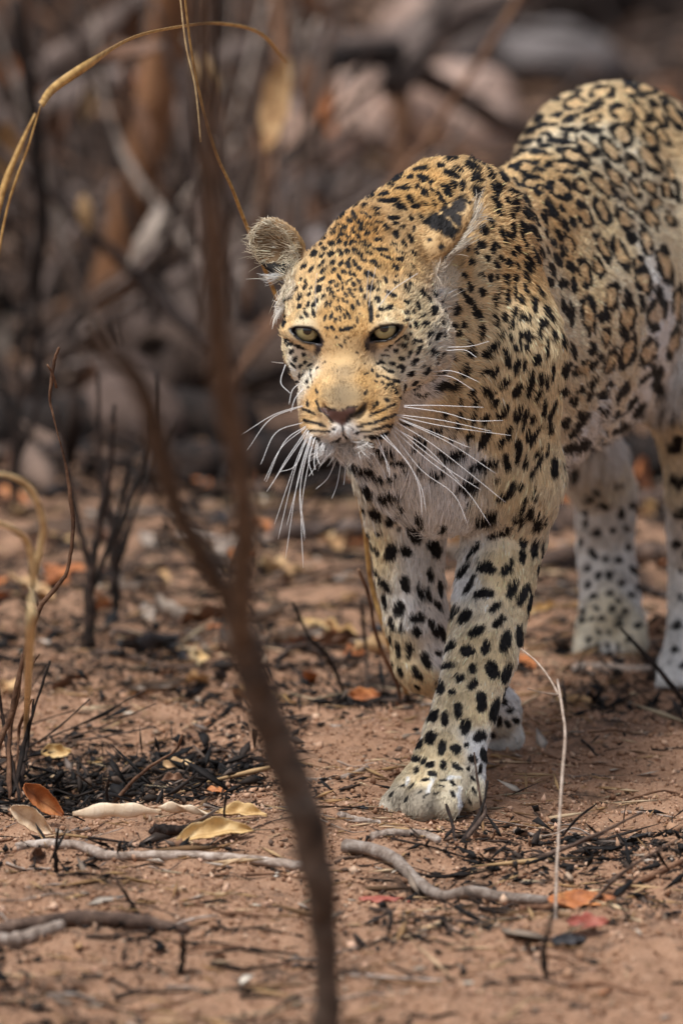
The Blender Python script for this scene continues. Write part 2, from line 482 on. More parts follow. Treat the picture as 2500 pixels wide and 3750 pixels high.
# ---- burnt shrub at the left edge
sb = G(60, 2880)
shrub = plant('burnt_shrub', sb, 'burnt little shrub of black bristling stems at the left edge', 'shrub')
for i, (d, pts) in enumerate([((10.28, 10.25), [(20, 2860), (35, 2700), (70, 2540), (85, 2400)]), ((10.3, 10.3), [(80, 2870), (95, 2700), (125, 2600), (185, 2420)]), ((10.32, 10.3), [(60, 2860), (20, 2700), (0, 2580)]),
        ((10.3, 10.2), [(30, 2850), (70, 2680), (118, 2560)]), ((10.34, 10.3), [(95, 2880), (100, 2740), (125, 2560)]), ((10.3, 10.28), [(10, 2840), (15, 2650), (-10, 2450)]), ((10.28, 10.25), [(70, 2870), (45, 2790), (0, 2770)])]):
    stick('stem', [sb + np.array([.002 * i - .006, 0, 0])] + PX(d, *pts[1:]), .0024, .0010, m_dark if i % 3 else m_rust, parent=shrub, seg=18, amp=.25, seed=i)
for i, (a, c, e) in enumerate([((-40, 2790), (180, 2690), (330, 2560)), ((60, 2740), (300, 2650), (530, 2530)), ((130, 2730), (350, 2670), (575, 2575)), ((-20, 2690), (150, 2640), (275, 2600)), ((200, 2720), (420, 2690), (570, 2660)), ((-60, 2660), (60, 2590), (180, 2420))]):
    g0 = gnd(*a); dd = float(g0[1])
    stick('leaning_twig', [np.array([g0[0], g0[1], float(ground_h(g0[0], g0[1]))]), pix(*c, dd - .02), pix(*e, dd - .05)], .0013, .0007, m_dark if i % 2 else m_bark, 'thin dark twig leaning low to the right by the burnt shrub', 'twig', 'leaning twigs by the burnt shrub', seg=14, amp=.2, seed=i)

# ---- bare sprigs further back on the left
for i, (bx, by, lean, lab) in enumerate([(335, 2380, 0, 'dark burnt sprig forking behind the wiry stem'), (430, 2260, 60, 'blurred burnt sprig right of the forking sprig'), (60, 1900, -40, 'tall thin dark sprig at the far left')]):
    g0 = G(bx, by)
    sp = plant('burnt_sprig', g0, lab, 'sprig')
    d = float(g0[1])
    stick('stem', [g0] + PX((d, d), (bx - 8, by - 170), (bx + 5, by - 320), (bx + 60 + lean, by - 620), (bx + 85 + lean, by - 900)), .0075, .003, m_dark, parent=sp, seg=24, amp=.2, seed=i)
    stick('branch', PX((d, d), (bx, by - 300), (bx - 60, by - 520), (bx - 130 + lean, by - 900)), .005, .0022, m_dark, parent=sp, seg=18, amp=.2, seed=i + 7)
    stick('branch', PX((d, d), (bx - 2, by - 200), (bx + 80, by - 430), (bx + 150 + lean, by - 720)), .005, .002, m_dark, parent=sp, seg=18, amp=.2, seed=i + 17)

# ---- twigs by the legs
stick('bare_twig', [G(1450, 2620)] + PX((10.75, 10.6), (1462, 2540), (1440, 2470), (1400, 2390), (1368, 2290), (1352, 2190), (1312, 2085)), .0030, .0017, m_rust, 'curved brown twig rising beside the lifted front leg', 'twig', seg=36, amp=.15)
stick('bare_twig', [G(1275, 2540)] + PX((10.95, 10.9), (1210, 2420), (1130, 2330), (1072, 2205)), .0026, .0016, m_dark, 'dark twig slanting up left of the lifted front leg', 'twig', seg=20, amp=.2)
stick('bare_twig', [G(1345, 2520)] + PX((11.1, 11.08), (1340, 2400), (1322, 2200)), .0022, .0014, m_dark, 'short upright burnt twig behind the lifted front leg', 'twig', seg=12, amp=.2)
stick('bare_twig', [G(2560, 2620)] + PX((10.75, 10.8), (2480, 2540), (2400, 2440), (2340, 2375), (2270, 2300)), .0036, .0017, m_dark, 'dark branchlet slanting across the hind paw at the right edge', 'twig', seg=20, amp=.15)
pal = plant('bleached_stem', gnd(2032, 3420), 'thin bleached stem with a broken bent top right of the front paw', 'dry stem')
pb_ = np.array(pal['base_at'])
stick('stem', [pb_] + PX((9.45, 9.75), (2036, 3200), (2044, 3050), (2056, 2850), (2068, 2700), (2058, 2600), (2040, 2490)), .0019, .0014, m_stem, parent=pal, seg=40, amp=.10)
stick('branch', PX((9.75, 9.85), (2050, 2560), (2020, 2500), (1970, 2430), (1905, 2375)), .0013, .0008, m_stem, parent=pal, seg=14, amp=.1)
stick('branch', PX((9.75, 9.72), (2048, 2545), (1990, 2538), (1930, 2522)), .0010, .0006, m_stem, parent=pal, seg=10, amp=.1)
sp = plant('broken_twigs', G(1690, 3110), 'broken dark twigs sticking up in a V before the front paw', 'twig')
stick('twig', [G(1690, 3110)] + PX((9.86, 9.9), (1740, 3010), (1770, 2940), (1784, 2860)), .0030, .0012, m_dark, parent=sp, seg=14)
stick('twig', [G(1695, 3105)] + PX((9.86, 9.92), (1770, 2985), (1772, 2930)), .0026, .0012, m_bark, parent=sp, seg=12)
stick('bare_twig', [G(1665, 3085)] + PX((9.88, 9.9), (1655, 3020), (1632, 2945)), .0022, .0016, m_dark, 'short grey brown twig standing right before the toes', 'twig', seg=10)
stick('bare_twig', [G(1768, 2990)] + PX((10.0, 10.02), (1758, 2930), (1745, 2840), (1735, 2755)), .0016, .0009, m_bark, 'thin upright twig against the right side of the front paw', 'twig', seg=14)
stick('bare_twig', [G(1650, 3130)] + PX((9.82, 9.8), (1750, 3095), (1800, 3070), (1812, 3040)), .0015, .0010, m_rust, 'thin rust brown twig with a hooked end before the front paw', 'twig', seg=14)
for i, (pts, r0, mat, lab) in enumerate([
    ([(2030, 3080), (2100, 3010), (2185, 2940)], .0016, m_dark, 'slanting dark twig right of the bleached stem'),
    ([(1960, 3160), (2150, 3070), (2350, 2975)], .0026, m_bark, 'long brown twig propped up at the right'),
    ([(800, 3110), (835, 3060), (822, 2985), (828, 2905)], .0022, m_dark, 'upright dark twig behind the yellow curled leaf'),
    ([(208, 3190), (205, 3120), (214, 3030)], .0024, m_dark, 'short burnt twig standing by the orange curled leaf'),
    ([(390, 2920), (520, 2830), (640, 2750), (668, 2690)], .0026, m_rust, 'rust brown broken twig leaning over the charred heap'),
    ([(395, 2930), (392, 2890), (400, 2850)], .0022, m_dark, 'little burnt stub in front of the leaning rust twig'),
    ([(520, 3400), (470, 3290), (430, 3230)], .0022, m_dark, 'dark blurred twig slanting in the left foreground'),
    ([(660, 3560), (672, 3480), (668, 3420)], .0036, m_dark, 'short blurred burnt stub in the foreground left of the sapling'),
    ([(2000, 3600), (1990, 3480), (2030, 3330)], .0032, m_dark, 'blurred dark stub at the foot of the bleached stem'),
    ([(2140, 3300), (2260, 3210), (2380, 3130), (2470, 3080)], .0022, m_bark, 'brown twig lying across the debris at the right edge')]):
    ps = [G(*pts[0])]
    d = float(ps[0][1])
    ps += [pix(x, y, d - .01 * (k + 1)) for k, (x, y) in enumerate(pts[1:])]
    stick('bare_twig', ps, r0, r0 * .55, mat, lab, 'twig', seg=16, amp=.2, seed=i)

# ---- sticks lying on the ground
def lying(name, pts, r0, r1, mat, label, cat='stick', group=None, seed=0, amp=.12, lift=1.0, seg=40, n=10):
    ps = [G(x, y, lift * r0) for x, y in pts]
    return stick(name, ps, r0, r1, mat, label, cat, group, seg=seg, seed=seed, amp=amp, n=n)
lying('fallen_stick', [(60, 3150), (180, 3148), (300, 3155), (390, 3180), (560, 3188), (760, 3185), (920, 3190), (1110, 3195)], .0046, .0054, m_grey, 'long grey stick lying under the curled leaves and behind the sapling')
lying('fallen_stick', [(1262, 3148), (1340, 3156), (1440, 3176), (1530, 3202), (1620, 3232), (1720, 3252), (1820, 3262), (1920, 3264), (2040, 3258)], .0074, .0054, m_grey, 'thick pale bent stick lying in front of the paw, right of the sapling', amp=.06, lift=1.2, seg=64)
lying('fallen_stick', [(1360, 3125), (1450, 3118), (1540, 3112), (1600, 3125)], .0050, .0042, m_grey, 'short rough grey stick lying just above the thick pale stick')
lying('fallen_stick', [(1240, 3062), (1310, 3058), (1388, 3050)], .0042, .0036, m_grey, 'small pale stick left of the front paw')
lying('fallen_stick', [(1120, 2890), (1230, 2880), (1345, 2865)], .0032, .0028, m_grey, 'thin grey stick lying between sapling and front paw')
lying('fallen_stick', [(2100, 2470), (2230, 2462), (2390, 2478)], .0075, .005, m_grey, 'pale blurred stick lying in front of the hind paw')
lying('fallen_stick', [(1900, 3300), (2100, 3285), (2300, 3240), (2560, 3190)], .0040, .0030, m_rust, 'rust brown stick crossing the debris at the right edge')
lying('fallen_stick', [(1350, 3330), (1700, 3330), (2000, 3320), (2560, 3300)], .0032, .0028, m_bark, 'long thin brown stick lying across the lower right')
lying('fallen_stick', [(-60, 3440), (200, 3425), (420, 3430), (690, 3415)], .0075, .0065, m_bark, 'blurred brown stick lying in the left foreground')
lying('fallen_stick', [(-60, 3500), (60, 3490), (230, 3455)], .0085, .0060, m_grey, 'blurred pale stick at the left edge of the foreground')
lying('fallen_stick', [(560, 3120), (640, 3115), (740, 3108)], .0060, .0040, m_dark, 'dark stub of wood between the two long curled leaves')
lying('fallen_stick', [(1000, 2000), (1300, 1975), (1500, 1965)], .012, .010, m_mauve, 'blurred grey branch lying behind the lifted leg')
lying('fallen_stick', [(1960, 2090), (2150, 2075), (2560, 2100)], .014, .011, m_bark, 'blurred brown branch lying behind the hind legs', seed=4)

# ---- leaves
def leaf_mesh(L, W, curl, bend, nl=7, nw=4, wav=.0, seed=0, fold=.12, rag=0.0):
    r = np.random.default_rng(seed)
    ph = r.uniform(0, 6.28, 3)
    V = []; F = []
    for i in range(nl):
        t = i / (nl - 1)
        w = W * (math.sin(math.pi * min(1, t * .93 + .05)) ** .8) * (1 - .25 * t)
        for j in range(nw + 1):
            s = j / nw * 2 - 1
            a = curl * s
            rr = w / curl if abs(curl) > .05 else 0
            x = (t - .5) * L
            if abs(curl) > .05:
                y = math.sin(a) * w / abs(curl); z = (1 - math.cos(a)) * w / abs(curl)
            else: y = s * w; z = 0
            if rag:
                y *= 1 + rag * (math.sin(t * 11 + ph[0] * 3 + s * 2) + .6 * math.sin(t * 27 + ph[1] * 5 - s * 5) + .5 * math.sin(t * 63 + ph[2] * 7)) * abs(s) ** 2
                x += rag * L * .05 * math.sin(s * 9 + ph[2])
                z += rag * .012 * math.sin(s * 5 + t * 17 + ph[2])
            z += abs(s) * w * fold + bend * ((t - .5) * 2) ** 2 * L * .5 + wav * math.sin(s * 3 + t * 9 + ph[0]) * math.sin(t * 7 + ph[1])
            V.append((x, y, z))
    k = nw + 1
    for i in range(nl - 1):
        for j in range(nw):
            F.append((i * k + j, (i + 1) * k + j, (i + 1) * k + j + 1, i * k + j + 1))
    return np.array(V), F
def leaf_mat(name, a, b, c, back=None):
    m, nt, bs = nodes0(name)
    tc = N(nt, 'ShaderNodeTexCoord')
    oi = N(nt, 'ShaderNodeObjectInfo')
    ofs = N(nt, 'ShaderNodeVectorMath'); ofs.operation = 'ADD'
    nt.links.new(tc.outputs['Object'], ofs.inputs[0]); nt.links.new(oi.outputs['Random'], ofs.inputs[1])
    f = noise(nt, ofs.outputs[0], 55, 5, .6); g = noise(nt, ofs.outputs[0], 420, 3)
    col_ = cramp(nt, f, [(.3, a), (.52, b), (.72, c)])
    # midrib and side veins
    sx = N(nt, 'ShaderNodeSeparateXYZ'); nt.links.new(tc.outputs['Object'], sx.inputs[0])
    ay = math_(nt, 'ABSOLUTE', sx.outputs['Y'])
    rib = N(nt, 'ShaderNodeMapRange'); rib.inputs['From Min'].default_value = .0004; rib.inputs['From Max'].default_value = .0014; rib.inputs['To Min'].default_value = 1; rib.inputs['To Max'].default_value = 0
    nt.links.new(ay, rib.inputs['Value'])
    vein = math_(nt, 'SINE', math_(nt, 'MULTIPLY', math_(nt, 'SUBTRACT', sx.outputs['X'], math_(nt, 'MULTIPLY', ay, .8)), 620))
    vn = N(nt, 'ShaderNodeMapRange'); vn.inputs['From Min'].default_value = .88; vn.inputs['From Max'].default_value = 1.0
    nt.links.new(vein, vn.inputs['Value'])
    lines = math_(nt, 'MAXIMUM', rib.outputs[0], math_(nt, 'MULTIPLY', vn.outputs[0], .35))
    col_ = mix(nt, math_(nt, 'MULTIPLY', lines, .55), col_, a)
    if back is not None:
        ge = N(nt, 'ShaderNodeNewGeometry')
        col_ = mix(nt, ge.outputs['Backfacing'], col_, back)
    nt.links.new(col_, bs.inputs['Base Color']); bs.inputs['Roughness'].default_value = .65
    bump(nt, bs, math_(nt, 'ADD', lines, g), .4, .0008)
    return m
m_leafs = [leaf_mat('tan_leaf', S(150, 112, 76), S(192, 156, 112), S(220, 194, 150)),
           leaf_mat('orange_leaf', S(126, 70, 34), S(178, 108, 58), S(204, 144, 90)),
           leaf_mat('brown_leaf', S(70, 48, 36), S(112, 78, 56), S(150, 112, 84)),
           leaf_mat('ashen_leaf', S(110, 98, 90), S(156, 140, 126), S(196, 184, 170)),
           leaf_mat('charred_leaf', S(18, 17, 20), S(36, 33, 36), S(62, 58, 62)),
           leaf_mat('red_leaf', S(112, 50, 40), S(154, 78, 62), S(178, 112, 94)),
           leaf_mat('yellow_leaf', S(160, 122, 70), S(204, 170, 116), S(224, 200, 154), S(216, 190, 146)),
           leaf_mat('cream_leaf', S(190, 156, 122), S(226, 202, 172), S(236, 218, 194), S(168, 96, 48))]
def place_leaf(o, p, rz, tx=0.0, ty=0.0):
    o.location = p; o.rotation_euler = (tx, ty, rz)
    return o
def hero(L, W, curl, bend, mat, p, rz, tx, ty, label, seed=0, wav=.002, name='dry_leaf', fold=.12):
    V, F = leaf_mesh(L, W, curl, bend, 30, 12, wav, seed, fold, .07)
    o = mesh_np(name, V, F, mat)
    sd = o.modifiers.new('thickness', 'SOLIDIFY'); sd.thickness = .0005
    place_leaf(o, p, rz, tx, ty)
    return tag(o, label, 'leaf')
hero(.052, .019, 1.6, .22, m_leafs[7], G(110, 3060, .022), math.radians(12), math.radians(78), math.radians(34), 'cream and rust curled leaf standing up at the left edge', 3)
hero(.055, .017, 1.3, .25, m_leafs[1], G(150, 3035, .026), math.radians(20), math.radians(80), math.radians(38), 'rust orange leaf folded behind the cream curled leaf', 5)
hero(.092, .016, -2.0, .05, m_leafs[7], G(430, 3095, .013), math.radians(4), math.radians(-18), math.radians(-2), 'long rolled cream leaf with an orange edge on the ground', 8, .003)
hero(.062, .012, -1.7, -.05, m_leafs[7], G(660, 3080, .010), math.radians(-6), math.radians(-14), math.radians(3), 'narrow beige leaf tip right of the long rolled leaf', 9, .002)
hero(.082, .019, -1.3, -.14, m_leafs[6], G(790, 3140, .013), math.radians(16), math.radians(42), math.radians(-6), 'big yellow tan leaf lying arched before the stick', 11, .002)
hero(.050, .012, -.9, -.1, m_leafs[6], G(890, 3100, .012), math.radians(-4), math.radians(38), math.radians(4), 'smaller yellow leaf tip right behind the big yellow leaf', 12)
hero(.040, .013, 1.2, .2, m_leafs[2], G(130, 3180, .012), math.radians(70), math.radians(60), 0, 'brown curled leaf at the left end of the grey stick', 14)
hero(.045, .011, .5, .1, m_leafs[5], G(1395, 3250, .004), math.radians(4), math.radians(8), 0, 'flat red leaf under the pale stick below the paw', 15)
hero(.020, .007, .5, .1, m_leafs[5], G(1505, 3240, .004), math.radians(30), math.radians(10), 0, 'tiny red leaf scrap against the pale stick', 16)
hero(.036, .011, .7, .2, m_leafs[1], G(1335, 2600, .012), math.radians(8), math.radians(50), 0, 'orange leaf sticking out of the charred clump behind the paw', 17)
hero(.034, .010, .6, .1, m_leafs[0], G(655, 2815, .010), math.radians(5), math.radians(35), 0, 'greenish tan leaf on the charred heap', 18)
hero(.030, .011, -1.2, -.1, m_leafs[2], G(640, 2860, .012), math.radians(0), math.radians(25), 0, 'brown rounded leaf in front of the charred heap', 19)
hero(.030, .008, .8, .1, m_leafs[1], G(810, 2890, .006), math.radians(-10), math.radians(18), 0, 'small orange leaf at the right end of the charred heap', 20)
hero(.034, .012, .9, .1, m_leafs[6], G(205, 2770, .012), math.radians(20), math.radians(50), 0, 'pale yellow leaf among the burnt shrub stems', 21)
hero(.040, .013, .6, .1, m_leafs[5], G(2150, 3440, .010), math.radians(10), math.radians(30), 0, 'blurred red leaf in the right foreground', 22)
hero(.040, .012, .6, .1, m_leafs[4], G(2080, 3490, .006), math.radians(30), math.radians(20), 0, 'blurred charred leaf just below the red leaf in the foreground', 23)
hero(.070, .018, .6, .1, m_leafs[1], G(2130, 3300, .008), math.radians(12), math.radians(24), 0, 'amber leaf lying under the brown sticks at the right', 24)
hero(.090, .030, .8, .2, m_leafs[1], pix(2330, 1740, 12.9), math.radians(80), math.radians(80), 0, 'bright orange blurred leaf hanging behind the hind legs', 25)

# leaf litter: one mesh per kind, every leaf an object
r2 = np.random.default_rng(33)
protos = []
for i, mi in enumerate([0, 0, 1, 1, 2, 2, 3, 3, 4, 4, 4, 6]):
    V, F = leaf_mesh(.05, r2.uniform(.010, .017), r2.uniform(.7, 2.1) * r2.choice([-1, 1]), r2.uniform(-.3, .35), 7, 4, .003, i, .12, .22)
    o = mesh_np('dry_leaf', V, F, m_leafs[mi], link_it=False)
    protos.append(o)
LEAFKIND = {0: 'small tan dead leaf lying in the burnt litter', 1: 'small orange dead leaf lying in the burnt litter', 2: 'small brown dead leaf lying in the burnt litter',
            3: 'small ash grey dead leaf lying in the burnt litter', 4: 'small charred black leaf lying in the burnt litter', 6: 'small yellow dead leaf lying in the burnt litter'}
MI = [0, 0, 1, 1, 2, 2, 3, 3, 4, 4, 4, 6]
def WHERE(qx, qy):
    side = 'left of the sapling' if qx < 800 else 'between sapling and front paws' if qx < 1350 else 'below the leopard' if qx < 2000 else 'at the right'
    row = 'in the blurred litter ' if qy < 2560 else 'on the bare soil ' if qy < 3150 else 'in the foreground '
    return row + side
def litter(n, d0, d1, scale, power=1.0, w=None):
    x, y = scatter(n * 3, d0, d1, r2, .08, power)
    Pn = np.stack([x, y, 0 * x], -1)
    k = np.nonzero(r2.random(len(x)) < .45 + .5 * wob(Pn, 11, 18))[0][:n]
    for j in k:
        if min((x[j] - p[0]) ** 2 + (y[j] - p[1]) ** 2 for p in PAWS) < .10 ** 2: continue
        qx, qy = topix(np.array([x[j], y[j], 0.0]))
        if qx < 1050 and 2930 < qy < 3260: continue
        if 1250 < qx < 2100 and 3080 < qy < 3300: continue
        i = int(r2.choice(len(protos), p=w))
        o = protos[i].copy(); link(o)
        s = scale * r2.uniform(.5, 1.3)
        o.scale = (s, s, s)
        o.location = (x[j], y[j], float(ground_h(x[j], y[j])) + .006 * s)
        o.rotation_euler = (r2.normal(0, .2 if y[j] < 10.7 else .45), r2.normal(0, .15 if y[j] < 10.7 else .3), r2.uniform(0, 6.28))
        qx, qy = topix(np.array(o.location))
        where = WHERE(qx, qy)
        tag(o, LEAFKIND[MI[i]].replace('lying in the burnt litter', where), 'leaf', LEAFKIND[MI[i]].replace('lying in the burnt litter', where).replace(' leaf', ' leaves'))
litter(60, 8.75, 10.6, .42, 1.0, np.array([1, 1, .4, .4, 2, 2, .6, .6, 2, 2, 2, .3]) / 14.3)
litter(210, 10.9, 13.6, 1.25, 1.0, np.array([1.5, 1.5, 2.2, 2.2, 1.2, 1.2, 1.6, 1.6, 1.4, 1.4, 1.4, .8]) / 18.0)
# twigs strewn about
m_tw = [m_bark, m_dark, m_dark, m_grey, m_rust]
tw_label = {0: 'thin brown twig lying on the burnt ground', 1: 'thin black burnt twig lying on the ground', 2: 'thin black burnt twig lying on the ground', 3: 'thin grey twig lying on the burnt ground', 4: 'thin rust brown twig lying on the burnt ground'}
def strew(n, d0, d1, ln, rad):
    x, y = scatter(n, d0, d1, r2, .05)
    for j in range(n):
        if min((x[j] - p[0]) ** 2 + (y[j] - p[1]) ** 2 for p in PAWS) < .09 ** 2: continue
        k = int(r2.integers(5)); L = ln * r2.uniform(.4, 1.3); a = r2.normal(0, .55)
        dx, dy = math.cos(a) * L / 2, math.sin(a) * L / 2
        pts = []
        for t in (-1, -.3, .4, 1):
            px_, py_ = x[j] + dx * t + r2.normal(0, L * .03), y[j] + dy * t + r2.normal(0, L * .03)
            pts.append(np.array([px_, py_, float(ground_h(px_, py_)) + rad * .7 + abs(r2.normal(0, L * .03))]))
        tl = tw_label[k].split(' lying')[0] + ' lying ' + WHERE(*topix(np.array([x[j], y[j], 0.0])))
        stick('fallen_twig', pts, rad * r2.uniform(.6, 1.4), rad * .5, m_tw[k], tl, 'twig', tl.replace(' twig', ' twigs'), n=5, seg=9, amp=.2, seed=j)
strew(70, 8.8, 10.7, .085, .0017)
strew(40, 9.6, 10.05, .10, .0012)
strew(60, 9.3, 10.7, .06, .0009)
strew(36, 8.6, 9.45, .10, .0022)
strew(50, 10.9, 13.4, .16, .0035)
# ================================================================== the burnt thicket behind
r3 = np.random.default_rng(55)
def bg_branch(pts, d, r0, r1, mat, label, cat='branch', group=None, name='dead_branch', amp=.15, seed=0, n=10):
    return stick(name, PX(d, *pts), r0, r1, mat, label, cat, group, seg=22, amp=amp, seed=seed, n=n)
# named pieces
bg_branch([(400, 1150), (450, 900), (540, 500), (600, 200), (640, -120)], (15.4, 15.2), .036, .030, m_orange, 'leaning orange brown dead tree blurred at the upper left', 'tree', name='dead_tree', amp=.08)
bg_branch([(150, 430), (300, 330), (700, 250), (1000, 185), (1400, 150), (1650, 60), (1950, -40)], (16.2, 17.5), .022, .028, m_mauve, 'long grey branch crossing the whole upper background')
bg_branch([(60, 330), (250, 190), (430, 70), (560, -60)], (15.6, 15.8), .020, .015, m_mauve, 'grey branch slanting up to the top left')
bg_branch([(1440, 330), (1520, 170), (1600, 20), (1640, -80)], (16.0, 16.3), .026, .020, m_mauve, 'pale grey upright fork at the top middle')
bg_branch([(1480, 720), (1470, 450), (1475, 180)], (16.2, 16.2), .020, .015, m_rust, 'brown upright stem below the pale fork')
bg_branch([(1530, 260), (1700, 370), (1900, 480), (2100, 560)], (16.1, 17.2), .020, .016, m_bark, 'brown branch slanting down to the right behind the back')
bg_branch([(1020, 320), (1250, 210), (1440, 190)], (15.7, 16.0), .020, .022, m_dark, 'dark branch joining the pale fork from the left')
bg_branch([(1050, 900), (1010, 600), (1030, 300), (1000, -60)], (15.0, 15.2), .010, .008, m_rust, 'thin reddish stem in the upper middle background')
bg_branch([(900, 1150), (960, 700), (1040, 250), (1050, -40)], (14.4, 14.5), .008, .006, m_rust, 'slanting thin reddish twig in the middle background')
bg_branch([(150, 1900), (130, 1200), (150, 700), (60, 0)], (14.0, 13.8), .011, .008, m_dark, 'long thin dark stem rising along the left edge')
bg_branch([(560, 1480), (640, 1250), (720, 1050), (760, 800)], (15.0, 15.3), .018, .012, m_mauve, 'grey branch rising behind the sapling')
bg_branch([(300, 900), (480, 760), (700, 640), (900, 600)], (15.6, 16.0), .016, .020, m_bark, 'brown branch slanting across the left thicket')
def log(pts, dd, r0, r1, mat, label, seed=0):
    o = stick('fallen_log', [gnd(x, y) + np.array([0, 0, r0 * .7]) for x, y in pts], r0, r1, mat, label, 'log', seg=24, n=14, amp=.12, seed=seed)
    return o
log([(700, 1290), (950, 1240), (1250, 1200)], 0, .075, .085, m_mauve, 'big weathered log lying behind the leopard\'s face')
log([(560, 1440), (800, 1420), (1150, 1440)], 0, .060, .055, m_bark, 'brown log lying below the weathered log')
log([(-60, 1640), (250, 1650), (520, 1610), (900, 1640)], 0, .045, .040, m_dark, 'burnt log lying along the left foot of the thicket')
log([(600, 1760), (900, 1740), (1250, 1700)], 0, .030, .034, m_dark, 'thin burnt log in front of the thicket')
log([(1050, 720), (1250, 640), (1500, 520)], 0, .085, .095, m_pink, 'pale pinkish log lying above the leopard\'s head')
log([(1000, 900), (1180, 840), (1330, 830)], 0, .060, .065, m_mauve, 'grey log lying just behind the left ear')
log([(1500, 430), (1700, 330), (1900, 300)], 0, .090, .110, m_mauve, 'thick grey log at the top behind the shoulder')
log([(2000, 1760), (2300, 1780), (2600, 1730)], 0, .035, .04, m_dark, 'burnt log behind the hind legs')
log([(2080, 1960), (2350, 1890), (2600, 1860)], 0, .022, .018, m_bark, 'brown bent branch on the ground between the hind legs', 3)
log([(1700, 90), (2050, 120), (2600, 40)], 0, .12, .12, m_dark, 'thick burnt log at the top right')
# rounded pale stones and clods
def stone(px, py, sx, sy, sz, mat, label, seed):
    r = np.random.default_rng(seed)
    V, F = leaf_ball(1, 18, 12)
    V = V * (1 + .14 * wob(V * 1.0 + seed, 2.2, seed % 5) + .05 * wob(V + seed, 6, 3))[:, None] * np.array([sx, sy, sz])
    p = gnd(px, py)
    o = mesh_np('rock', V, F, mat); o.location = (p[0], p[1], sz * .55); o.rotation_euler = (0, 0, r.uniform(0, 6))
    return tag(o, label, 'rock')
def leaf_ball(rad, nu, nv):
    V = []; F = []
    for j in range(nv + 1):
        t = math.pi * j / nv
        for i in range(nu):
            p = 2 * math.pi * i / nu
            V.append((rad * math.sin(t) * math.cos(p), rad * math.sin(t) * math.sin(p), rad * math.cos(t)))
    for j in range(nv):
        for i in range(nu):
            F.append((j * nu + i, (j + 1) * nu + i, (j + 1) * nu + (i + 1) % nu, j * nu + (i + 1) % nu))
    return np.array(V), F
m_rockp = bark('pinkish_rock', [(.3, S(128, 104, 92)), (.5, S(170, 144, 130)), (.7, S(200, 178, 164))], (9, 0, 0), .01)
m_rockd = bark('brown_rock', [(.3, S(58, 46, 40)), (.5, S(88, 72, 64)), (.7, S(118, 100, 92))], (9, 0, 0), .01)
m_rockg = bark('grey_rock', [(.3, S(84, 78, 78)), (.5, S(122, 114, 112)), (.7, S(156, 148, 146))], (9, 0, 0), .01)
for i, a in enumerate([(1380, 520, .15, .12, .10, m_rockp, 'rounded pinkish rock above the leopard\'s neck'), (1680, 520, .14, .1, .10, m_rockp, 'pinkish rock right above the withers'), (1190, 560, .12, .1, .09, m_rockg, 'grey rock above the left ear'),
                       (1980, 330, .16, .12, .10, m_rockg, 'grey rock at the top left of the hips'), (1780, 300, .13, .1, .12, m_rockp, 'pale rock left of the hips near the top'), (640, 1360, .10, .08, .07, m_rockd, 'small brown rock left behind the sapling fork'),
                       (470, 1480, .08, .06, .05, m_rockd, 'small brown rock at the sapling\'s left branch'), (430, 1640, .09, .07, .07, m_rockd, 'dark brown rock at the foot of the thicket'), (1240, 1000, .09, .07, .06, m_rockg, 'grey rock hidden close behind the head'), (1560, 260, .10, .08, .11, m_rockp, 'pinkish rock behind the brown stem')]):
    stone(*a, 60 + i)
# tangle of dead branches
mats_l = [m_dark, m_dark, m_bark, m_bark, m_mauve, m_mauve, m_rust]
names_l = ['burnt', 'burnt', 'brown', 'brown', 'grey', 'grey', 'rusty']
for i in range(210):
    d = r3.uniform(14.0, 22)
    px = r3.uniform(-150, 1150) if i < 165 else r3.uniform(1100, 2600)
    g0 = CAMP + ray(px, 1875) * (d / ray(px, 1875)[1]); base = np.array([g0[0], g0[1], 0.0])
    L = r3.uniform(.35, 1.1); az = r3.uniform(0, 6.28); el = r3.uniform(.15, 1.45) if i < 165 else r3.uniform(.05, .35)
    k = int(r3.integers(7))
    dr = np.array([math.cos(az) * math.cos(el), math.sin(az) * math.cos(el) * .6, math.sin(el)])
    sd = nrm(np.cross(dr, r3.normal(size=3)))
    pts = [base + dr * L * t + sd * L * .10 * math.sin(t * 4 + i) * t for t in (0, .3, .65, 1)]
    rr = r3.uniform(.004, .011 if d < 16.5 else .016)
    qx, qy = topix(np.array(pts[1]))
    desc = ('thick' if rr > .0125 else 'thin' if rr < .0075 else 'blurred') + ' ' + ('upright' if el > .95 else 'slanting' if el > .4 else 'low lying') + ' ' + names_l[k]
    where = ('at the left edge of the thicket' if qx < 330 else 'in the thicket left of the sapling' if qx < 700 else 'in the thicket behind the sapling' if qx < 1000 else 'behind the leopard\'s head' if qx < 1700 else 'behind the leopard\'s back') + (', high up' if qy < 700 else '')
    stick('dead_branch', pts, rr, rr * .5, mats_l[k], '%s dead branch %s' % (desc, where), 'branch', '%s branches %s' % (desc, where), n=7, seg=12, amp=.25, seed=i)
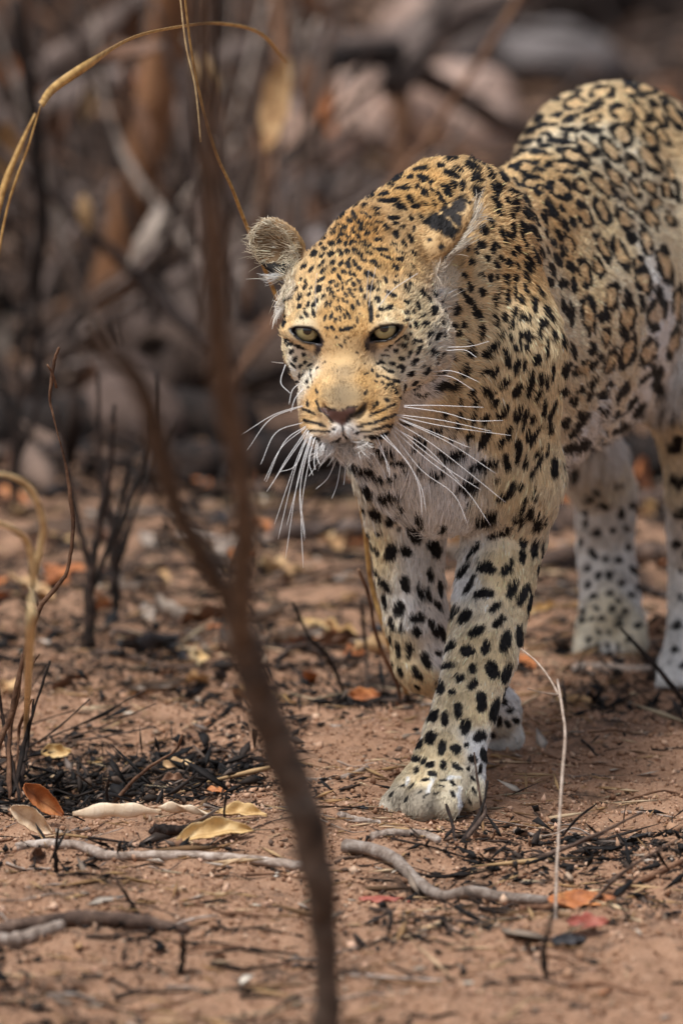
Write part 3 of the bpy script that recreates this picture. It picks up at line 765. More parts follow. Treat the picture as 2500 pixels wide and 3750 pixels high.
# long thin bare stems crossing the upper left
for i in range(26):
    d = r3.uniform(13.9, 16.5); x0 = r3.uniform(-100, 1250); x1 = x0 + r3.normal(0, 420); y1 = r3.uniform(-150, 500)
    g0 = CAMP + ray(x0, 1875) * (d / ray(x0, 1875)[1]); base = np.array([g0[0], g0[1], 0.0])
    top = pix(x1, y1, d + r3.normal(0, .3)); top[2] = max(top[2], .25)
    mid = base * .45 + top * .55 + r3.normal(0, .04, 3)
    k = int(r3.integers(4)); mm = [m_mauve, m_grey, m_bark, m_dark][k]; nm = ['weathered', 'pale grey', 'brown', 'burnt'][k]
    where = 'at the far left' if x0 < 330 else 'left of the sapling' if x0 < 700 else 'behind the sapling' if x0 < 950 else 'behind the leopard\'s face'
    lean = 'leaning right' if x1 > x0 + 150 else 'leaning left' if x1 < x0 - 150 else 'upright'
    stick('dead_sapling', [base, mid, top], r3.uniform(.004, .009), .003, mm, 'tall thin %s bare dead sapling %s %s' % (nm, lean, where), 'sapling', '%s dead saplings %s %s' % (nm, lean, where), n=7, seg=14, amp=.2, seed=i)
# big dead leaves caught in the thicket
big = []
for i, mi in enumerate([2, 1, 2, 2, 3, 2, 2, 0]):
    V, F = leaf_mesh(.20, .05, r3.uniform(.4, 1.2) * r3.choice([-1, 1]), .15, 7, 4, .01, i + 70)
    big.append((mesh_np('thicket_leaf', V, F, m_leafs[mi], link_it=False), mi))
for i in range(120):
    d = r3.uniform(13.6, 21)
    px = r3.uniform(-150, 1250) if i < 95 else r3.uniform(1200, 2600)
    k = int(r3.integers(len(big)))
    o = big[k][0].copy(); link(o)
    s = r3.uniform(.3, .75); o.scale = (s, s, s)
    g0 = CAMP + ray(px, 1875) * (d / ray(px, 1875)[1])
    o.location = (g0[0], g0[1], r3.uniform(.02, .55) if i < 95 else r3.uniform(.02, .08))
    o.rotation_euler = (r3.normal(0, .9), r3.normal(1.2, .6) if i < 95 else r3.normal(0, .3), r3.uniform(0, 6.28))
    nm = {0: 'tan', 1: 'orange', 2: 'brown', 3: 'grey', 4: 'black'}[big[k][1]]
    qx, qy = topix(np.array(o.location))
    where = ('at the left edge of the thicket' if qx < 330 else 'in the thicket left of the sapling' if qx < 700 else 'in the thicket behind the sapling' if qx < 1000 else 'behind the leopard\'s head' if qx < 1700 else 'behind the leopard\'s back')
    where += ', high up' if qy < 700 else ', low down' if qy > 1300 else ''
    sz = 'big' if s > .52 else 'small'
    tag(o, '%s %s dead leaf blurred %s' % (sz, nm, where), 'leaf', '%s %s leaves %s' % (sz, nm, where))
# soot black litter under the thicket
m_burn = stuff_mat('burnt_litter', [(0, S(26, 21, 19)), (.6, S(54, 42, 36)), (.85, S(90, 72, 62)), (1, S(132, 112, 100))])
x, y = scatter(9000, 13.0, 24, r3, .5)
k = (y < 15) | (x < -.25) | (x > .45) | (r3.random(len(x)) < .15)
x, y = x[k], y[k]
o = bits('thicket_litter', x, y, np.clip(r3.gamma(2.0, .010, len(x)) + .005, 0, .035), (1.8, .7, .3), r3, m_burn, flat=.4, sink=.1, clear=False)
tag(o, 'black burnt litter under the thicket', kind='stuff')
# ================================================================== the leopard: one continuous skin from blended volumes
BA = nrm(np.array([0.235, 0.972, 0.0]))        # spine axis, head -> tail
BL = np.array([BA[1], -BA[0], 0.0])            # animal's left (image right)
UP = np.array([0, 0, 1.0])
RB = np.stack([BL, BA, UP])                    # rows: body axes

# head frame: x = image right, y = along the muzzle, z = dorsal
def head_frame(pitch, yaw, roll):
    p, y, r = map(math.radians, (pitch, yaw, roll))
    fwd = np.array([0, -math.cos(p), -math.sin(p)])
    up = np.array([0, -math.sin(p), math.cos(p)])
    rt = np.array([1.0, 0, 0])
    Rz = np.array([[math.cos(y), math.sin(y), 0], [-math.sin(y), math.cos(y), 0], [0, 0, 1]])
    Ry = np.array([[math.cos(r), 0, -math.sin(r)], [0, 1, 0], [math.sin(r), 0, math.cos(r)]])
    M = Ry @ Rz
    return np.stack([M @ rt, M @ fwd, M @ up])  # rows
HR = head_frame(23, 9, 4.5)
HC = pix(1265, 1218, 9.95)
def hl(x, y, z):                               # head local -> world
    return HC + x * HR[0] + y * HR[1] + z * HR[2]

PR = []                                        # primitives: kind, data, k, flow, part
def ell(c, r, k=0.03, R=None, flow=None, part='body'):
    PR.append(('e', (np.array(c, float), np.array(r, float), RB if R is None else R), k, flow, part))
def cap(a, b, ra, rb, k=0.03, flow=None, part='body', sq=None):
    a = np.array(a, float); b = np.array(b, float)
    PR.append(('c', (a, b, ra, rb, sq), k, nrm(b - a) if flow is None else flow, part))

BACK = BA * 0.9 + np.array([0, 0, -0.35])
DOWN = np.array([0, 0, -1.0])
# --- trunk
ell((.124, 10.30, .474), (.095, .155, .148), .03, flow=BACK * .7 + DOWN * .5)
ell((.168, 10.52, .445), (.122, .28, .145), .06, flow=BACK)
ell((.245, 10.82, .450), (.122, .30, .142), .08, flow=BACK)
ell((.320, 11.14, .548), (.114, .22, .150), .09, flow=BACK)
ell((.272, 11.16, .585), (.060, .11, .085), .04, flow=BACK)
cap((.150, 10.36, .580), (.272, 10.98, .604), .045, .055, .07, flow=BACK)
# belly line
cap((.170, 10.45, .365), (.30, 11.0, .375), .055, .055, .05, flow=BACK + UP * .2)
# scapulae / withers
cap(pix(1735, 785, 10.25), pix(1850, 1300, 10.22), .030, .055, .035, flow=DOWN * .8 + BA * .5)
cap(pix(1630, 785, 10.30), pix(1500, 1300, 10.31), .030, .050, .035, flow=DOWN * .8 + BA * .5)
cap(pix(1685, 768, 10.26), pix(1735, 760, 10.46), .032, .035, .04, flow=BACK)
# neck
cap(hl(.0, -.090, -.018), pix(1630, 930, 10.25), .068, .092, .05)
cap(hl(.005, -.085, -.065), pix(1640, 1330, 10.25), .056, .092, .025)
cap(pix(1350, 880, 10.07), pix(1640, 790, 10.28), .036, .042, .04)
# chest front and brisket
cap(pix(1600, 1350, 10.235), pix(1560, 1640, 10.225), .090, .076, .04, flow=DOWN)
cap(pix(1420, 1560, 10.17), pix(1620, 1800, 10.22), .048, .045, .035, flow=DOWN)

def limb(pts, k=.02, part='body', flow=None):
    P = np.array([p for p, r in pts]); r = np.array([r for p, r in pts], float)
    PR.append(('l', (P, r), k, nrm(P[-1] - P[0]) if flow is None else flow, part))

# --- left fore leg (image right): standing
cap(pix(1835, 1250, 10.215), pix(1862, 1750, 10.25), .060, .055, .035, flow=DOWN)
limb([(pix(1870, 1750, 10.25), .052), (pix(1846, 1960, 10.27), .045), (pix(1800, 2200, 10.22), .040),
      (pix(1762, 2400, 10.17), .038), (pix(1700, 2600, 10.115), .0335), (pix(1672, 2680, 10.095), .0335),
      (pix(1640, 2810, 10.065), .036)], .02)
def paw(base, toes, pad, k=.012):
    cap(base[0], pad[0], base[1], pad[1], .015)
    for c, d, r in toes:
        cap(c, d, r, r * .82, k)
paw((pix(1640, 2810, 10.065), .034), [
    (pix(1540, 2860, 10.045), pix(1452, 2955, 9.995), .0215),
    (pix(1598, 2855, 10.030), pix(1532, 2968, 9.980), .0215),
    (pix(1655, 2862, 10.035), pix(1618, 2962, 9.990), .0215),
    (pix(1705, 2850, 10.060), pix(1720, 2918, 10.030), .0190)], (pix(1605, 2885, 10.045), .031), .0025)
# --- right fore leg (image left): swinging, wrist flexed, paw trailing
cap(pix(1500, 1300, 10.28), pix(1480, 1700, 10.32), .055, .055, .035, flow=DOWN)
limb([(pix(1480, 1700, 10.33), .052), (pix(1488, 1900, 10.34), .044), (pix(1500, 2100, 10.34), .036),
      (pix(1525, 2280, 10.34), .034), (pix(1550, 2420, 10.345), .031)], .02)
limb([(pix(1550, 2425, 10.345), .028), (pix(1700, 2530, 10.42), .028), (pix(1800, 2600, 10.47), .031)], .015)
for dx in (-42, -10, 22, 50):
    cap(pix(1800 + dx * .6, 2600, 10.475), pix(1815 + dx, 2700, 10.49), .019, .016, .008)
# --- right hind leg (image left of the two)
cap((.24, 11.18, .50), (.235, 11.20, .33), .09, .07, .04, flow=DOWN)
limb([((.235, 11.20, .33), .062), (pix(2212, 1800, 11.34), .036), (pix(2216, 2000, 11.36), .033),
      (pix(2232, 2200, 11.34), .035), (pix(2236, 2290, 11.32), .037)], .025)
for dx, dy in ((-88, 0), (-32, 22), (28, 20), (86, -18)):
    cap(pix(2236 + dx * .7, 2290, 11.32), pix(2236 + dx, 2375 + dy, 11.285), .021, .0165, .008)
# --- left hind leg (image right edge)
cap((.41, 11.08, .52), (.425, 11.02, .36), .085, .078, .05, flow=DOWN + BA * .3)
limb([((.425, 11.02, .36), .070), (pix(2560, 1780, 11.06), .040), (pix(2545, 2050, 11.16), .031),
      (pix(2545, 2300, 11.14), .032), (pix(2535, 2420, 11.09), .036)], .025)
for dx, dy in ((-78, 0), (-28, 18), (26, 20), (78, 0)):
    cap(pix(2535 + dx * .7, 2420, 11.08), pix(2530 + dx, 2508 + dy, 11.03), .021, .0165, .008)
# --- tail
TP = [np.array(p) for p in ((.37, 11.28, .60), (.42, 11.42, .50), (.45, 11.52, .34), (.47, 11.62, .20), (.50, 11.75, .15), (.55, 11.90, .18), (.58, 12.0, .26))]
limb(list(zip(TP, (.045, .032, .026, .024, .022, .021, .018))), .03)

# --- head volumes (head frame)
HP = []
def hell(c, r, k=.02): HP.append(('e', (hl(*c), np.array(r, float), HR), k))
def hcap(a, b, ra, rb, k=.02): HP.append(('c', (hl(*a), hl(*b), ra, rb, None), k))
hell((0, -.085, -.012), (.074, .092, .062))                 # cranium
hell((0, -.020, .000), (.046, .050, .032), .025)            # forehead
for s in (-1, 1):
    f = .86 if s < 0 else 1.0
    hell((s * .050 * f, -.052, -.046), (.035 * f, .060, .044), .02) # zygoma
    hell((s * .062 * f, -.080, -.060), (.034 * f, .040, .042), .016)# cheek ruff
    hell((s * .042, -.001, .008), (.026, .024, .012), .016) # brow
    hell((s * .0245, .074, -.067), (.0225, .032, .0195), .012)# whisker pads
    hell((s * .030, .030, -.058), (.024, .040, .030), .02)  # cheeks beside the bridge
hcap((0, -.02, -.018), (0, .072, -.046), .030, .0215, .018) # bridge
hell((-.011, .060, -.043), (.018, .040, .018), .015)
hell((.011, .060, -.043), (.018, .040, .018), .015)
hell((0, .096, -.060), (.021, .014, .012), .008)            # nose
hell((0, .054, -.089), (.022, .032, .014), .010)            # chin
hcap((0, -.05, -.080), (0, .035, -.084), .040, .024, .02)   # jaw

# eyes: the ball sits just under the head's surface
EYES = []                                                   # iris px, aperture polygon px, ball centre, gaze
EYE_R = .0170
def sd_ell(P, c, r, R):
    q = (P - c) @ R.T
    k0 = np.sqrt(((q / r) ** 2).sum(-1))
    k1 = np.sqrt(((q / (r * r)) ** 2).sum(-1)) + 1e-9
    return k0 * (k0 - 1.0) / k1
def sd_cap(P, a, b, ra, rb, sq):
    ab = b - a
    t = np.clip(((P - a) @ ab) / (ab @ ab), 0, 1)
    d = P - a - t[..., None] * ab
    return np.sqrt((d * d).sum(-1)) - (ra + (rb - ra) * t)
def sd_prim(P, pr):
    if pr[0] == 'l':
        J, r = pr[1]
        d = None
        for i in range(len(J) - 1):
            e = sd_cap(P, J[i], J[i + 1], r[i], r[i + 1], None)
            d = e if d is None else smin(d, e, .004)
        return d
    return sd_ell(P, *pr[1]) if pr[0] == 'e' else sd_cap(P, *pr[1])
def smin(a, b, k):
    h = np.maximum(k - np.abs(a - b), 0) / k
    return np.minimum(a, b) - h * h * k * .25
def smax(a, b, k):
    return -smin(-a, -b, k)
def sd_head0(P):
    d = None
    for pr in HP:
        e = sd_prim(P, pr)
        d = e if d is None else smin(d, e, pr[2])
    return d
def march(px, py, d0=9.7, n=80):
    r = nrm(ray(px, py)); t = d0
    for _ in range(n):
        t += float(sd_head0((CAMP + r * t)[None])[0]) * .8
    return CAMP + r * t
APER = [((1127, 1209), [(1066, 1209), (1086, 1203), (1112, 1203), (1140, 1208), (1156, 1217), (1167, 1233), (1174, 1250), (1180, 1264), (1162, 1256), (1140, 1254), (1112, 1248), (1088, 1232)]),
        ((1408, 1200), [(1350, 1249), (1359, 1226), (1374, 1211), (1396, 1200), (1424, 1195), (1448, 1195), (1468, 1197), (1456, 1216), (1438, 1233), (1412, 1243), (1380, 1247)])]
for (ix, iy), poly in APER:
    s = march(ix, iy)
    g = nrm(CAMP - s)
    EYES.append(dict(px=(ix, iy), poly=poly, c=s - g * (EYE_R + .0005), g=g))
CR = np.array([1.0, 0, 0]); CU = np.array([0, SP, CP])
def poly2d(e):
    """aperture corners in the eye's own plane (metres)"""
    z = np.linalg.norm(e['c'] - CAMP) / FPX
    return np.array([((x - e['px'][0]) * z, (e['px'][1] - y) * z) for x, y in e['poly']])
def sd_poly(Q, V):
    d = np.full(len(Q), 1e9); s = np.ones(len(Q))
    n = len(V)
    for i in range(n):
        a, b = V[i], V[i - 1]
        e = b - a; w = Q - a
        bb = w - e * np.clip((w @ e) / (e @ e), 0, 1)[:, None]
        d = np.minimum(d, (bb * bb).sum(1))
        c1 = Q[:, 1] >= a[1]; c2 = Q[:, 1] < b[1]; c3 = e[0] * w[:, 1] > e[1] * w[:, 0]
        s = np.where((c1 & c2 & c3) | (~c1 & ~c2 & ~c3), -s, s)
    return s * np.sqrt(d)
# ears
EARS = []
def ear(c, open_dir, tip_dir, w, h, t, cav):
    y = nrm(open_dir); z = nrm(tip_dir - y * (tip_dir @ y)); x = np.cross(y, z)
    EARS.append((np.array(c), np.stack([x, y, z]), w, h, t, cav))
ear(pix(1022, 908, 10.075), np.array([-.35, -.90, -.05]), np.array([-.66, .1, .74]), .0265, .0345, .015, .010)
ear(pix(1612, 868, 10.085), np.array([.62, .42, -.62]), np.array([.60, .25, .77]), .030, .050, .015, .010)
def sd_ears(P):
    d = None
    for c, R, w, h, t, cav in EARS:
        a = sd_ell(P, c, np.array([w, t, h]), R)
        b = sd_ell(P, c + R[1] * (t * .95), np.array([w * .82, t * 1.25, h * .84]), R)
        e = smax(a, -b, .004)
        d = e if d is None else np.minimum(d, e)
    return d
CUTS = []                                                   # nostrils and mouth line: ellipsoids carved out
for px, py, r, ang in ((1186, 1492, (.0085, .008, .0035), -58), (1326, 1508, (.0100, .008, .0045), 42)):
    s = march(px, py)
    a = math.radians(ang)
    x = CR * math.cos(a) + CU * math.sin(a); z = -CR * math.sin(a) + CU * math.cos(a)
    CUTS.append((s, np.array(r), np.stack([x, np.cross(z, x), z]), .003))
for p, q in (((1256, 1548), (1256, 1592)), ((1256, 1592), (1215, 1622)), ((1256, 1592), (1300, 1618)), ((1300, 1618), (1372, 1606)), ((1215, 1622), (1172, 1606))):
    CUTS.append((march(*p), march(*q), .0022))
def sd_head(P):
    d = sd_head0(P)
    d = smin(d, sd_ears(P), .009)
    for e in EYES:
        d = smin(d, np.sqrt(((P - e['c']) ** 2).sum(-1)) - (EYE_R + .0022), .006)
    for e in EYES:
        v = P - e['c']
        Q = np.stack([v @ CR, v @ CU], -1)
        pr = sd_poly(Q.reshape(-1, 2), poly2d(e)).reshape(v.shape[:-1])
        pr = np.maximum(pr, -(v @ e['g']))
        d = smax(d, -pr, .002)
    for c in CUTS:
        if len(c) == 4: d = smax(d, -sd_ell(P, c[0], c[1], c[2]), c[3])
        else: d = smax(d, -sd_cap(P, c[0], c[1], c[2], c[2], None), .003)
    return d
# bounds of each primitive, for skipping those far from a block
def pbound(pr):
    if pr[0] == 'e': return pr[1][0], float(max(pr[1][1]))
    if pr[0] == 'l':
        J, r = pr[1]; c = J.mean(0)
        return c, float((np.linalg.norm(J - c, axis=1) + r).max())
    a, b, ra, rb, _ = pr[1]
    return (a + b) / 2, float(np.linalg.norm(b - a) / 2 + max(ra, rb))
PB = [pbound(p) for p in PR]
HEADC = hl(0, -.03, -.03); HEADR = .20
def sd_all(P, c=None, rad=None):
    d = np.full(P.shape[:-1], 1.0)
    for pr, (bc, br) in zip(PR, PB):
        if c is not None and np.linalg.norm(bc - c) > br + rad + .09: continue
        d = smin(d, sd_prim(P, pr), pr[2])
    if c is None or np.linalg.norm(HEADC - c) < HEADR + rad + .05:
        d = smin(d, sd_head(P), .014) if not _HEAD_HARD else d
    return np.maximum(d, -P[..., 2] + .002)
_HEAD_HARD = False

def axis(lo, hi, segs, B=8):
    """grid coordinates: segs = (from, spacing) in rising order"""
    x = [lo]
    while x[-1] < hi or (len(x) - 1) % B:
        h = [h for a, h in segs if x[-1] >= a - 1e-9][-1]
        x.append(x[-1] + h)
    return np.array(x)

def surface(q=1.0):
    B = 8
    AX = [axis(-.12, .62, [(-9, .0026 * q), (.20, .0040 * q)]),
          axis(9.80, 12.06, [(-9, .0024 * q), (10.13, .0038 * q), (10.5, .0052 * q)]),
          axis(-.01, .74, [(-9, .0040 * q), (.37, .0026 * q), (.58, .0034 * q)])]
    n = np.array([len(a) for a in AX]); nb = (n - 1) // B
    bc = [(a[:-1:B] + a[B::B]) / 2 for a in AX]; bh = [(a[B::B] - a[:-1:B]) / 2 for a in AX]
    C = np.stack(np.meshgrid(*bc, indexing='ij'), -1).reshape(-1, 3)
    rad = np.linalg.norm(np.stack(np.meshgrid(*bh, indexing='ij'), -1).reshape(-1, 3), axis=1)
    dc = np.empty(len(C))
    for s in range(0, len(C), 20000): dc[s:s + 20000] = sd_all(C[s:s + 20000])
    idx = np.stack(np.meshgrid(*[np.arange(k) for k in nb], indexing='ij'), -1).reshape(-1, 3)
    act = np.nonzero(np.abs(dc) < rad * 1.25 + .004)[0]
    key = (idx[act] // 4) @ np.array([1, 1000, 1000000])
    order = np.argsort(key, kind='stable'); act = act[order]; key = key[order]
    cuts = np.nonzero(np.diff(key))[0] + 1
    loc = np.stack(np.meshgrid(*[np.arange(B + 1)] * 3, indexing='ij'), -1).reshape(-1, 3)
    G = np.full(n, 1.0, np.float32)
    sgn = np.repeat(np.repeat(np.repeat(dc.reshape(nb), B, 0), B, 1), B, 2)
    G[:-1, :-1, :-1] = np.where(sgn > 0, 1, -1)
    for grp in np.split(act, cuts):
        I = (idx[grp][:, None] * B + loc[None]).reshape(-1, 3)
        P = np.stack([AX[i][I[:, i]] for i in range(3)], 1)
        c = (P.min(0) + P.max(0)) / 2; r = np.linalg.norm(P - c, axis=1).max()
        G[I[:, 0], I[:, 1], I[:, 2]] = sd_all(P, c, r)
    # surface nets
    ins = G < 0
    cnt = sum(ins[a:n[0] - 1 + a, b:n[1] - 1 + b, c:n[2] - 1 + c].astype(np.int8) for a in (0, 1) for b in (0, 1) for c in (0, 1))
    cell = (cnt > 0) & (cnt < 8)
    ci = np.argwhere(cell)
    vid = np.full(cell.shape, -1, np.int32); vid[cell] = np.arange(len(ci))
    acc = np.zeros((len(ci), 3)); num = np.zeros(len(ci))
    corners = [(a, b, c) for a in (0, 1) for b in (0, 1) for c in (0, 1)]
    for i, A in enumerate(corners):
        for Bc in corners[i + 1:]:
            if sum(abs(x - y) for x, y in zip(A, Bc)) != 1: continue
            g0 = G[ci[:, 0] + A[0], ci[:, 1] + A[1], ci[:, 2] + A[2]]
            g1 = G[ci[:, 0] + Bc[0], ci[:, 1] + Bc[1], ci[:, 2] + Bc[2]]
            m = (g0 < 0) != (g1 < 0)
            t = np.where(m, g0 / np.where(m, g0 - g1, 1), 0)
            p = np.array(A) + t[:, None] * (np.array(Bc) - np.array(A))
            acc += np.where(m[:, None], p, 0); num += m
    fr = acc / num[:, None]
    V = np.stack([AX[i][ci[:, i]] * (1 - fr[:, i]) + AX[i][ci[:, i] + 1] * fr[:, i] for i in range(3)], 1)
    F = []
    for ax in range(3):
        a, b = [(1, 2), (2, 0), (0, 1)][ax]
        sl0 = [slice(1, n[i] - 1) for i in range(3)]; sl0[ax] = slice(0, n[ax] - 1)
        sl1 = list(sl0); sl1[ax] = slice(1, n[ax])
        s0 = ins[tuple(sl0)]; s1 = ins[tuple(sl1)]
        e = np.argwhere(s0 != s1)
        flip = s0[s0 != s1]
        off = np.ones(3, int); off[ax] = 0
        e = e + off
        def vv(da, db):
            q = e.copy(); q[:, a] += da; q[:, b] += db
            return vid[q[:, 0], q[:, 1], q[:, 2]]
        quad = np.stack([vv(-1, -1), vv(0, -1), vv(0, 0), vv(-1, 0)], 1)
        quad[~flip] = quad[~flip][:, ::-1]
        F.append(quad)
    F = np.concatenate(F)
    return V, F[(F >= 0).all(1)]

def grad(P, fn, e=.0008):
    g = np.stack([fn(P + np.eye(3)[i] * e) - fn(P - np.eye(3)[i] * e) for i in range(3)], -1)
    return g / (2 * e)
import time as _time
_t0 = _time.time()
LV, LF = surface(globals().get('LEO_Q', 1.0))
print('leopard surface', len(LV), len(LF), round(_time.time() - _t0, 1))
